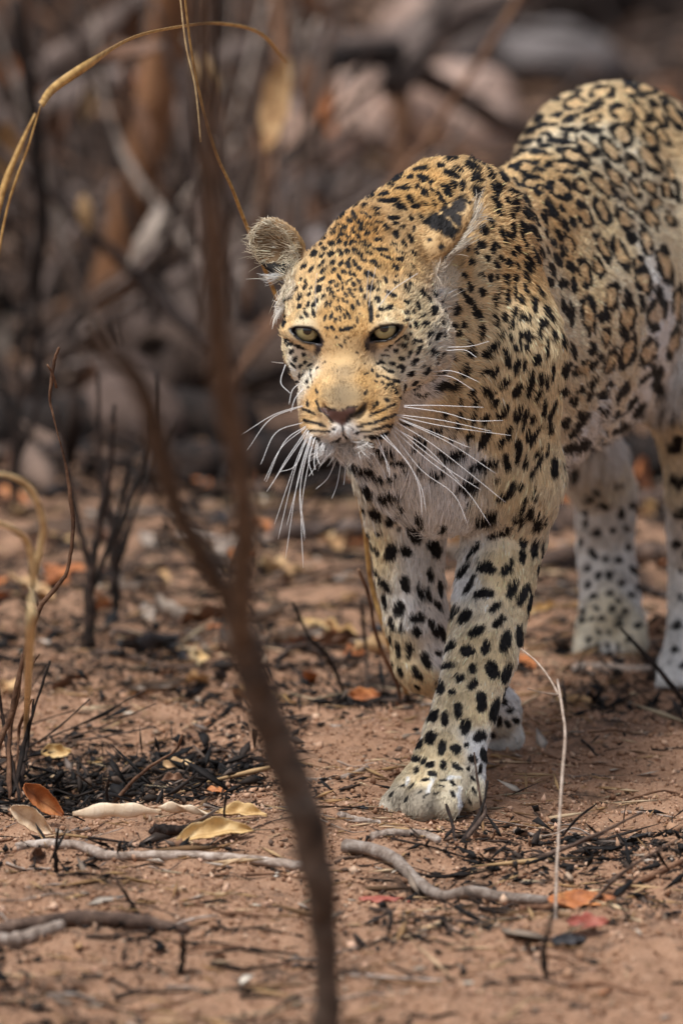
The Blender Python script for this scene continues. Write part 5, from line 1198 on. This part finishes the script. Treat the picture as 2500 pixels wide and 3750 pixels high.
def anchored(P):
    C = np.empty((len(P), 3)); L = np.empty(len(P))
    for s in range(0, len(P), 20000):
        p = P[s:s + 20000]
        d2 = ((p[:, None] - AP[None]) ** 2).sum(-1)
        w = 1 / (d2 + 6e-5) ** 2.2
        w /= w.sum(1, keepdims=True)
        C[s:s + 20000] = w @ AC; L[s:s + 20000] = w @ AL
    return C, L

def parse(views):
    out = []
    for (x0, y0, sc), txt in views:
        for t in txt.split():
            x, y, a, b, g = map(float, t.split(','))
            out.append((x0 + x * sc, y0 + y * sc, a * sc, b * sc, math.radians(g)))
    return out
SPOTS = parse(SPOT_VIEWS); RINGS = parse(RING_VIEWS)
LINES = []
for (x0, y0, sc), ls in STROKES:
    for w, t in ls:
        LINES.append((w * sc, np.array([[x0 + float(u) * sc for u in [p.split(',')[0]]] + [y0 + float(p.split(',')[1]) * sc] for p in t.split()])))
PGS = [(c, np.array([[x0 + float(p.split(',')[0]) * sc, y0 + float(p.split(',')[1]) * sc] for p in t.split()])) for (x0, y0, sc), c, t in POLYS]

# marks on the sides the photograph does not show: scattered evenly over the skin
_hid = np.nonzero(~VIS)[0]
_hid = _hid[np.random.default_rng(5).permutation(len(_hid))][:16000]
FILL = []
_cells = {}
for i in _hid:
    p = LV[i]
    leg = p[2] < .30 or (p[1] < 10.1)
    gap = .026 if leg else .040
    k = tuple((p / .04).astype(int))
    ok = all(np.sum((p - q) ** 2) > gap * gap for dx in (-1, 0, 1) for dy in (-1, 0, 1) for dz in (-1, 0, 1) for q in _cells.get((k[0] + dx, k[1] + dy, k[2] + dz), ()))
    if ok:
        _cells.setdefault(k, []).append(p)
        FILL.append((p, gap * (.30 if leg else .36), not leg))

def sstep(e, a, b):
    t = np.clip((e - a) / (b - a), 0, 1)
    return t * t * (3 - 2 * t)

def coat(P, vis, soft=.12, grow=1.08):
    C, L = anchored(P)
    C = C * (1 + .07 * wob(P, 90, 1) + .05 * wob(P, 260, 2))[:, None]
    K = np.zeros(len(P)); I = np.zeros(len(P)); S = np.zeros(len(P))
    X, Y = topix(P)
    ids = np.nonzero(vis)[0]
    ids = ids[np.argsort(X[ids])]
    xs = X[ids]
    jit = wob(P, 330, 3) * .12 + wob(P, 900, 4) * .07
    def near(cx, cy, r):
        a, b = np.searchsorted(xs, (cx - r, cx + r))
        j = ids[a:b]
        return j[np.abs(Y[j] - cy) < r]
    for x, y, a, b, g in SPOTS:
        j = near(x, y, a * 1.5)
        u = (X[j] - x) * math.cos(g) + (Y[j] - y) * math.sin(g); v = -(X[j] - x) * math.sin(g) + (Y[j] - y) * math.cos(g)
        g_ = grow * (1.12 if a < 14 else 1.0)
        e = ((np.abs(u) / (a * g_)) ** 2.3 + (np.abs(v) / (b * g_)) ** 2.3) ** (1 / 2.3) + jit[j]
        K[j] = np.maximum(K[j], 1 - sstep(e, 1 - soft, 1 + soft))
    for n, (x, y, a, b, g) in enumerate(RINGS):
        a, b = a * 1.05, b * 1.08
        j = near(x, y, a * 1.6)
        u = ((X[j] - x) * math.cos(g) + (Y[j] - y) * math.sin(g)) / a; v = (-(X[j] - x) * math.sin(g) + (Y[j] - y) * math.cos(g)) / b
        th = np.arctan2(v, u); e = np.sqrt(u * u + v * v) + jit[j] * .7
        gap = np.sin(th * 3 + n * 1.7) * .5 + np.sin(th * 2 + n * 2.9) * .5
        w = .235 + .085 * np.sin(th * 3 + n) + np.where(gap > .80, -.34, 0)
        m = 1 - sstep(np.abs(e - .82) - w, -.06, .08)
        K[j] = np.maximum(K[j], np.where(w > 0.02, m, 0))
        I[j] = np.maximum(I[j], 1 - sstep(e, .6, .95))
    for w, pts in LINES:
        lo = pts.min(0); hi = pts.max(0); c = (lo + hi) / 2; r = np.abs(hi - lo).max() / 2 + w * 2
        j = near(c[0], c[1], r)
        Q = np.stack([X[j], Y[j]], 1); d = np.full(len(j), 1e9)
        for p, q in zip(pts[:-1], pts[1:]):
            t = np.clip(((Q - p) @ (q - p)) / ((q - p) @ (q - p)), 0, 1)
            d = np.minimum(d, np.linalg.norm(Q - p - t[:, None] * (q - p), axis=1))
        K[j] = np.maximum(K[j], 1 - sstep(d / w + jit[j] * .9, .75, 1.15))
    # sides out of sight
    for p, r, ring in FILL:
        m = np.nonzero(np.abs(P[:, 0] - p[0]) < r * 1.4)[0] if False else None
    if FILL:
        hid = np.nonzero(~vis)[0]
        cell = {}
        kk = np.floor(P[hid] / .03).astype(int)
        order = np.lexsort((kk[:, 2], kk[:, 1], kk[:, 0]))
        ks = kk[order] @ np.array([1000000, 1000, 1]); hs = hid[order]
        o2 = np.argsort(ks, kind='stable'); ks = ks[o2]; hs = hs[o2]
        for p, r, ring in FILL:
            k0 = np.floor(p / .03).astype(int)
            for dx in (-1, 0, 1):
                for dy in (-1, 0, 1):
                    base = (k0[0] + dx) * 1000000 + (k0[1] + dy) * 1000 + k0[2]
                    a = np.searchsorted(ks, base - 1); b = np.searchsorted(ks, base + 2)
                    j = hs[a:b]
                    if len(j) == 0: continue
                    e = np.linalg.norm(P[j] - p, axis=1) / r + jit[j]
                    if ring:
                        K[j] = np.maximum(K[j], 1 - sstep(np.abs(e - .78) - .2, -.05, .1)); I[j] = np.maximum(I[j], 1 - sstep(e, .6, .95))
                    else:
                        K[j] = np.maximum(K[j], 1 - sstep(e, .85, 1.15))
    K = np.maximum(K, 0)
    C = C * (1 - .7 * I)[:, None] + PAL['inner'] * (.7 * I)[:, None]
    C = C * (1 - K)[:, None] + PAL['black'] * K[:, None]
    for c, pts in PGS:
        lo = pts.min(0); hi = pts.max(0); m = (lo + hi) / 2
        j = near(m[0], m[1], np.abs(hi - lo).max() / 2 + 10)
        d = sd_poly(np.stack([X[j], Y[j]], 1), pts)
        sf = 26 if c == 'bridgedark' else 5
        t = (1 - sstep(d + jit[j] * (26 if c.startswith('ear') or m[0] > 1500 else 6), -sf, sf)) * (.8 if sf > 9 else 1)
        C[j] = C[j] * (1 - t)[:, None] + PAL[c] * t[:, None]
        if c == 'nose' or (c == 'black' and m[1] > 1400 and m[0] < 1400): S[j] = np.maximum(S[j], t)
    # bare black rims of the eyes and the tear line
    for e in EYES:
        v = P - e['c']
        j = np.nonzero((v * v).sum(1) < .03 ** 2)[0]
        Q = np.stack([v[j] @ CR, v[j] @ CU], 1)
        pd = sd_poly(Q, poly2d(e))
        t = 1 - sstep(pd, .0022, .0042)
        C[j] = C[j] * (1 - t)[:, None] + PAL['black'] * t[:, None]
        S[j] = np.maximum(S[j], (pd < .0034) * 1.0)
        inner = Q - poly2d(e)[7 if e['px'][0] < 1250 else 0]
        q = np.sqrt((inner[:, 0] / .009) ** 2 + ((inner[:, 1] + .006) / .010) ** 2) + jit[j]
        t = (1 - sstep(q, .7, 1.2)) * .8
        C[j] = C[j] * (1 - t)[:, None] + srgb(70, 62, 62) * t[:, None]
    return np.clip(C, 0.004, .95), L, S, K

VC, VL, VS, VK = coat(LV, VIS)
for c, R, w_, h_, t_, cav in EARS:       # the bare inside of the ears is dark
    ql = (LV - c) @ R.T
    m = (np.sqrt((ql[:, 0] / w_) ** 2 + (ql[:, 2] / h_) ** 2) < 1.0) & (np.abs(ql[:, 1]) < t_ * 1.4) & (LN @ R[1] > .2)
    m[m] = np.abs(sd_ears(LV[m])) < .004
    VC[m] = np.where(((LV[m] - c) @ UP < -.016)[:, None], srgb(26, 22, 20), srgb(124, 100, 72))

# flow of the hair
PFLOW = [(pr, pb, nrm(pr[3])) for pr, pb in zip(PR, PB) if pr[3] is not None]
NOSEP = hl(0, .105, -.055)
def flow(P):
    W = np.zeros(len(P)); D = np.zeros((len(P), 3))
    for pr, pb, f in PFLOW:
        w = np.exp(-np.clip(sd_prim(P, pr) + .01, 0, 1) / .018) + 1e-9
        D += w[:, None] * f; W += w
    D = D / W[:, None]
    h = sd_head0(P)
    w = np.exp(-np.clip(h, 0, 1) / .012)[:, None]
    v = nrm(P - NOSEP)
    lat = (P - HC) @ HR[0]; bk = -((P - HC) @ HR[1])
    v = v + HR[0] * (np.sign(lat) * np.clip((np.abs(lat) - .05) / .05, 0, 1) * .5)[:, None] - UP * (np.clip((-((P - HC) @ HR[2]) - .03) / .06, 0, 1) * .7)[:, None]
    D = D * (1 - w) + nrm(v) * w
    return nrm(D)

leo = empty('leopard', (.17, 10.4, 0))
tag(leo, 'spotted leopard walking over scorched red earth with its head lowered', 'leopard')
LO = np.array(leo.location)

def nodes(name):
    m = bpy.data.materials.new(name); m.use_nodes = True
    nt = m.node_tree
    return m, nt, nt.nodes['Principled BSDF']

m_skin, nt, bs = nodes('leopard_skin')
at = nt.nodes.new('ShaderNodeVertexColor'); at.layer_name = 'coat'
nt.links.new(at.outputs['Color'], bs.inputs['Base Color'])
rw = nt.nodes.new('ShaderNodeMapRange'); rw.inputs['To Min'].default_value = .85; rw.inputs['To Max'].default_value = .32
nt.links.new(at.outputs['Alpha'], rw.inputs['Value']); nt.links.new(rw.outputs[0], bs.inputs['Roughness'])
nz = nt.nodes.new('ShaderNodeTexNoise'); nz.inputs['Scale'].default_value = 700
bp = nt.nodes.new('ShaderNodeBump'); bp.inputs['Strength'].default_value = .35; bp.inputs['Distance'].default_value = .001
nt.links.new(nz.outputs[0], bp.inputs['Height']); nt.links.new(bp.outputs[0], bs.inputs['Normal'])

def skin(name, F):
    used, inv = np.unique(F, return_inverse=True)
    o = mesh_np(name, LV[used] - LO, inv.reshape(F.shape), m_skin, leo)
    ca = o.data.color_attributes.new('coat', 'FLOAT_COLOR', 'POINT')
    ca.data.foreach_set('color', np.concatenate([VC[used], VS[used][:, None]], 1).astype(np.float32).ravel())
    return o
_nosef = np.zeros(len(LF), bool)
_fx, _fy = topix(FC)
for c, pts in PGS:
    if c == 'nose':
        _nosef |= (sd_poly(np.stack([_fx, _fy], 1), pts) < 0) & VIS[LF[:, 0]] & (FC[:, 1] < 9.95)
skin('body', LF[~_nosef])
skin('nose', LF[_nosef])

# ---- fur
m_fur, nt, bs = nodes('leopard_fur')
at = nt.nodes.new('ShaderNodeAttribute'); at.attribute_name = 'coat'
nt.links.new(at.outputs['Color'], bs.inputs['Base Color'])
bs.inputs['Roughness'].default_value = .55
bs.inputs['Specular IOR Level'].default_value = .25

def add_fur(n_total):
    r = np.random.default_rng(11)
    facing = (FN * nrm(CAMP - FC)).sum(1)
    fvis = VIS[LF[:, 0]] & VIS[LF[:, 2]]
    hd = sd_head0(FC)
    dens = np.where(fvis, 1.0, np.where(facing > -.3, .35, .16)) * np.where(hd < .02, 2.2, 1.0) * np.where(FC[:, 1] > 10.55, .7, 1.0)
    dens *= np.clip(.62 / np.clip(np.abs(facing), .35, 1), .6, 1.6)
    w = FAREA * dens; w /= w.sum()
    f = r.choice(len(LF), n_total, p=w)
    u, v = r.random(n_total), r.random(n_total)
    q = LV[LF[f]]
    P = (q[:, 0] * ((1 - u) * (1 - v))[:, None] + q[:, 1] * (u * (1 - v))[:, None] + q[:, 2] * (u * v)[:, None] + q[:, 3] * ((1 - u) * v)[:, None])
    N = nrm(LN[LF[f]].mean(1))
    C, L = anchored(P)
    D = flow(P)
    C, L, S, K = coat(P + (D - N * (D * N).sum(1, keepdims=True)) * (L * .55)[:, None], fvis[f], .10)
    keep = S < .3
    # keep the lid edges and lips short
    for e in EYES:
        d = np.linalg.norm(P - e['c'], axis=1)
        vv = P - e['c']; Q = np.stack([vv @ CR, vv @ CU], 1)
        j = np.nonzero(d < .04)[0]
        pd = sd_poly(Q[j], poly2d(e))
        keep[j] &= pd > .0030
        L[j] = np.minimum(L[j], .0012 + np.clip(pd, 0, 1) * .45)
    P, N, C, L, K, D = P[keep], N[keep], C[keep], L[keep], K[keep], D[keep]
    n = len(P)
    lift = .20 + .09 * r.normal(size=n)
    # ears: long pale hair inside and along the rim
    for i, (c, R, w_, h_, t_, cav) in enumerate(EARS):
        ql = (P - c) @ R.T
        e = np.sqrt((ql[:, 0] / w_) ** 2 + (ql[:, 2] / h_) ** 2)
        nin = N @ R[1]
        onear = (e < 1.15) & (np.abs(ql[:, 1]) < t_ * 1.4) & (np.abs(sd_ears(P)) < .004)
        tipd = R[2]
        D[onear] = nrm(D[onear] * .2 + tipd * .9 + r.normal(size=(onear.sum(), 3)) * .12)
        L[onear] = .0055
        ins = onear & (nin > .2) & (e < .97)
        zt = ql[:, 2] / h_; xt = ql[:, 0] / w_; sgn_ = np.sign(R[0][0])
        if i == 0:
            # pale hairs sweep across the cup from its inner edge; the lower part stays dark and open
            hair = ins & (r.random(n) < np.where((P - c) @ UP < -.016, .05, .50))
            C[ins] = np.where((xt[ins] * sgn_ > .15)[:, None], PAL['earrim'], np.where(((P[ins] - c) @ UP < -.016)[:, None], PAL['black'], PAL['eardark'])) * r.uniform(.55, 1.2, (ins.sum(), 1)); L[ins] = .005
            D[hair] = nrm(np.array([-.80, -.42, .10]) + r.normal(size=(hair.sum(), 3)) * .16)
            L[hair] = r.uniform(.007, .017, hair.sum()); lift[hair] = .30
            C[hair] = srgb(226, 214, 188) * r.uniform(.6, 1.08, (hair.sum(), 1))
            rim = onear & (nin < .2)
            C[rim] = C[rim] * .3 + PAL['earrim'] * .7 * r.uniform(.6, 1.2, (rim.sum(), 1))
        else:
            L[ins] = r.uniform(.012, .026, ins.sum()); lift[ins] = .45
            D[ins] = nrm(R[1] * .3 + tipd * .55 + np.array([.55, -.35, .25]) + r.normal(size=(ins.sum(), 3)) * .28)
            C[ins] = PAL['pale'] * r.uniform(.7, 1.05, (ins.sum(), 1))
            rim = onear & (nin > -.35) & (nin < .35) & (zt < .75)
            C[rim] = C[rim] * .25 + PAL['earrim'] * .75 * r.uniform(.7, 1.2, (rim.sum(), 1))
    X, Y = topix(P)
    def tuft(x0, x1, y0, y1, dr, l0, l1, lf, c, spread=.25, dmax=10.12):
        m = (X > x0) & (X < x1) & (Y > y0) & (Y < y1) & (P[:, 1] < dmax) & (K < .6)
        n_ = m.sum()
        D[m] = nrm(np.array(dr) + r.normal(size=(n_, 3)) * spread)
        L[m] = r.uniform(l0, l1, n_); lift[m] = lf
        if c: C[m] = C[m] * .3 + PAL[c] * .7
    tuft(985, 1048, 1000, 1130, (-.9, -.25, -.22), .010, .026, .55, 'white')
    tuft(1040, 1080, 1010, 1070, (-.8, -.3, .1), .008, .016, .4, 'pale')
    tuft(1585, 1655, 985, 1060, (.85, -.35, .30), .008, .018, .45, 'pale')
    tuft(1180, 1350, 1612, 1670, (.0, -.4, -.9), .010, .022, .6, 'white')
    nse = nrm(np.stack([wob(P, 120, 5), wob(P, 120, 6), wob(P, 120, 7)], 1)) * .22 + np.stack([wob(P, 420, 8), wob(P, 420, 9), wob(P, 420, 10)], 1) * .16
    D = D + nse + r.normal(size=(n, 3)) * .10
    D = nrm(D - N * (D * N).sum(1, keepdims=True))
    L = L * r.uniform(.65, 1.2, n) * np.where(r.random(n) < .06, 1.45, 1) * (1 + .25 * wob(P, 200, 11))
    lift = np.clip(lift + .10 * wob(P, 330, 15), .06, 1.1)
    d0 = D * np.cos(lift + .18)[:, None] + N * np.sin(lift + .18)[:, None]
    d1 = D * np.cos(lift * .7)[:, None] + N * np.sin(lift * .7)[:, None]
    d2 = D * np.cos(lift * .25)[:, None] + N * np.sin(lift * .25)[:, None] - UP * (np.clip(L - .012, 0, 1) * 12)[:, None]
    p0 = P - N * .0006
    pts = np.stack([p0, p0 + d0 * (L / 3)[:, None], p0 + (d0 + d1) * (L / 3)[:, None], p0 + (d0 + d1 + d2) * (L / 3)[:, None]], 1) - LO
    C = np.clip(C * r.uniform(.72, 1.22, (n, 1)) * (1 + .13 * wob(P, 520, 14) + np.where(sd_head0(P) < .015, .16, .05) * wob(P, 1700, 16))[:, None], .004, .95)
    hc = bpy.data.hair_curves.new('fur')
    hc.add_curves([4] * n)
    hc.attributes['position'].data.foreach_set('vector', pts.astype(np.float32).ravel())
    guard = r.random(n) < .05
    th = np.where(P[:, 1] < 10.12, .00026, .00034) * r.uniform(.8, 1.25, n) * np.where(guard, 1.7, 1)
    C = np.where(guard[:, None], np.clip(C * np.where(r.random(n) < .5, .55, 1.5)[:, None], .006, .9), C)
    rad = th[:, None] * np.array([1.0, .95, .75, .22])
    ra = hc.attributes.get('radius') or hc.attributes.new('radius', 'FLOAT', 'POINT')
    ra.data.foreach_set('value', rad.astype(np.float32).ravel())
    ca = hc.attributes.new('coat', 'FLOAT_COLOR', 'CURVE')
    ca.data.foreach_set('color', np.concatenate([C, np.ones((n, 1))], 1).astype(np.float32).ravel())
    hc.materials.append(m_fur)
    o = bpy.data.objects.new('fur', hc)
    link(o, leo)
    tag(o, kind='stuff')
    return o
add_fur(globals().get('FUR_N', 520000))

# ---- eyes
def ramp(nt, stops, interp='LINEAR'):
    r = nt.nodes.new('ShaderNodeValToRGB'); cr = r.color_ramp; cr.interpolation = interp
    while len(cr.elements) > 1: cr.elements.remove(cr.elements[-1])
    cr.elements[0].position = stops[0][0]; cr.elements[0].color = (*stops[0][1], 1)
    for p, c in stops[1:]:
        e = cr.elements.new(p); e.color = (*c, 1)
    return r
m_eye, nt, bs = nodes('leopard_eye')
tc = nt.nodes.new('ShaderNodeTexCoord'); sx = nt.nodes.new('ShaderNodeSeparateXYZ')
nt.links.new(tc.outputs['Object'], sx.inputs[0])
mr = nt.nodes.new('ShaderNodeMapRange'); mr.inputs['From Min'].default_value = .55; mr.inputs['From Max'].default_value = 1.0
dv = nt.nodes.new('ShaderNodeMath'); dv.operation = 'DIVIDE'; dv.inputs[1].default_value = EYE_R
nt.links.new(sx.outputs['Z'], dv.inputs[0]); nt.links.new(dv.outputs[0], mr.inputs['Value'])
nz = nt.nodes.new('ShaderNodeTexNoise'); nz.inputs['Scale'].default_value = 900
ad = nt.nodes.new('ShaderNodeMath'); ad.operation = 'MULTIPLY_ADD'; ad.inputs[1].default_value = .03
nt.links.new(nz.outputs[0], ad.inputs[0]); nt.links.new(mr.outputs[0], ad.inputs[2])
cr = ramp(nt, [(0, tuple(srgb(20, 16, 15))), (.36, tuple(srgb(22, 18, 16))), (.42, tuple(srgb(84, 76, 44))), (.60, tuple(srgb(142, 134, 96))), (.86, tuple(srgb(156, 147, 106))),
               (.918, tuple(srgb(134, 124, 80))), (.936, tuple(srgb(6, 5, 5)))])
nt.links.new(ad.outputs[0], cr.inputs[0]); nt.links.new(cr.outputs[0], bs.inputs['Base Color'])
bs.inputs['Roughness'].default_value = .12
bs.inputs['Coat Weight'].default_value = 1.0; bs.inputs['Coat Roughness'].default_value = .04
def uv_ball(r, nu=32, nv=24):
    V = []; F = []
    for j in range(nv + 1):
        t = math.pi * j / nv
        for i in range(nu):
            p = 2 * math.pi * i / nu
            V.append((r * math.sin(t) * math.cos(p), r * math.sin(t) * math.sin(p), r * math.cos(t)))
    for j in range(nv):
        for i in range(nu):
            F.append((j * nu + i, (j + 1) * nu + i, (j + 1) * nu + (i + 1) % nu, j * nu + (i + 1) % nu))
    return np.array(V), F
for e in EYES:
    V, F = uv_ball(EYE_R)
    o = mesh_np('eye', V, F, m_eye, leo)
    gz = nrm(e['g'] + np.array([-.03, 0, -.02]))
    o.rotation_mode = 'QUATERNION'
    o.rotation_quaternion = Vector(gz).to_track_quat('Z', 'Y')
    o.location = e['c'] - LO

# ---- whiskers
def tube(path, radii, n=6, cap_ends=True):
    path = np.asarray(path, float); radii = np.broadcast_to(np.asarray(radii, float), len(path))
    T = nrm(np.gradient(path, axis=0))
    a = np.cross(T[0], [0, 0, 1.0])
    if np.linalg.norm(a) < .1: a = np.cross(T[0], [1.0, 0, 0])
    a = nrm(a); V = []
    for p, t, r in zip(path, T, radii):
        a = nrm(a - t * (a @ t)); b = np.cross(t, a)
        for i in range(n):
            g = 2 * math.pi * i / n
            V.append(p + (a * math.cos(g) + b * math.sin(g)) * r)
    F = []
    for j in range(len(path) - 1):
        for i in range(n):
            k = (i + 1) % n
            F.append((j * n + i, j * n + k, (j + 1) * n + k, (j + 1) * n + i))
    if cap_ends:
        F.append(tuple(range(n - 1, -1, -1))); F.append(tuple((len(path) - 1) * n + i for i in range(n)))
    return np.array(V), F
def smooth_path(pts, n=14):
    pts = np.asarray(pts, float)
    if len(pts) == 2: return pts[0] + np.linspace(0, 1, n)[:, None] * (pts[1] - pts[0])
    P = np.vstack([2 * pts[0] - pts[1], pts, 2 * pts[-1] - pts[-2]])
    out = []
    m = max(2, n // (len(pts) - 1))
    for i in range(len(pts) - 1):
        p0, p1, p2, p3 = P[i:i + 4]
        for t in np.linspace(0, 1, m, endpoint=False):
            out.append(.5 * ((2 * p1) + (-p0 + p2) * t + (2 * p0 - 5 * p1 + 4 * p2 - p3) * t * t + (-p0 + 3 * p1 - 3 * p2 + p3) * t ** 3))
    out.append(pts[-1])
    return np.array(out)
m_wh, nt, bs = nodes('whisker_white')
bs.inputs['Base Color'].default_value = (.9, .9, .9, 1); bs.inputs['Roughness'].default_value = .35
# x, y corner points in the photograph; start on the lip, swing out to the side and forward
WHISK = """1108,1485 1000,1520 885,1592|1110,1487 990,1535 905,1650|1110,1547 1010,1585 955,1700|1120,1560 1040,1620 975,1765|1120,1565 1030,1640 968,1760|1125,1570 1050,1680 998,1770|1128,1578 1050,1690 977,1800|1130,1580 1080,1700 1005,1920|1135,1585 1080,1720 1018,1975|1138,1590 1090,1760 1045,2045|1140,1592 1095,1750 1050,1925|1140,1595 1098,1800 1115,1980|1145,1590 1100,1780 1118,1970|1150,1600 1105,1850 1110,2080|1130,1575 1085,1700 1020,1730|1155,1600 1130,1680 1145,1740|1160,1610 1150,1690 1155,1720|1165,1620 1160,1670 1170,1700|1190,1640 1160,1700 1130,1745|1232,1680 1200,1750 1158,1790|1250,1680 1235,1770 1215,1825|1268,1680 1262,1740 1258,1775|1480,1485 1600,1485 1770,1492|1478,1490 1620,1510 1730,1540 1840,1540|1450,1518 1620,1540 1800,1580|1450,1522 1620,1560 1870,1595|1455,1530 1600,1590 1720,1640|1460,1535 1640,1620 1815,1735|1450,1545 1600,1640 1850,1840|1440,1560 1600,1690 1760,1795|1440,1565 1560,1640 1690,1775|1435,1570 1560,1680 1700,1790 1795,1925|1430,1575 1540,1720 1660,1810 1715,1930|1400,1585 1480,1680 1540,1780 1560,1880|1390,1590 1490,1690 1535,1790 1545,1895|1380,1600 1410,1680 1420,1730|1370,1610 1420,1700 1425,1750|1350,1640 1400,1720 1410,1755|1630,1272 1720,1268 1790,1250|1625,1285 1700,1282 1745,1310|1575,1362 1660,1360 1755,1400|1575,1375 1650,1380 1735,1430|1038,1330 1015,1328 995,1325|1045,1335 1028,1400 1062,1440|1095,1405 1070,1430 1058,1480|1110,1425 1080,1460 1065,1510|1158,1150 1155,1060 1160,1000|1350,1130 1358,1060 1375,980|1342,1100 1345,1040 1350,990|1380,1130 1440,1060 1530,1000|1400,1110 1410,1090 1420,1060"""
for i, w in enumerate(WHISK.split('|')):
    q = [tuple(map(float, p.split(','))) for p in w.split()]
    root = hit(*q[0])
    short = len(q) and q[-1][1] < 1200
    d0 = root[1] if q[0][0] > 1560 or short else min(root[1], 9.925); out = []
    for k, (x, y) in enumerate(q):
        f = k / (len(q) - 1)
        if short: out.append(pix(x, y, d0 - .012 * f))
        elif q[0][0] > 1560: out.append(pix(x, y, d0 - .02 * f))
        elif q[0][0] > 1340: out.append(pix(x, y, d0 + .012 * f - .015 * f * f))
        else: out.append(pix(x, y, d0 - .03 * f))
    path = smooth_path(out, 14)
    r0 = (.00046 if q[0][0] > 1340 else .00034) if (q[0][1] > 1470 and q[0][1] < 1650) else .00042
    V, F = tube(path - LO, np.linspace(r0, .00022, len(path)), 5)
    mesh_np('whisker', V, F, m_wh, leo)
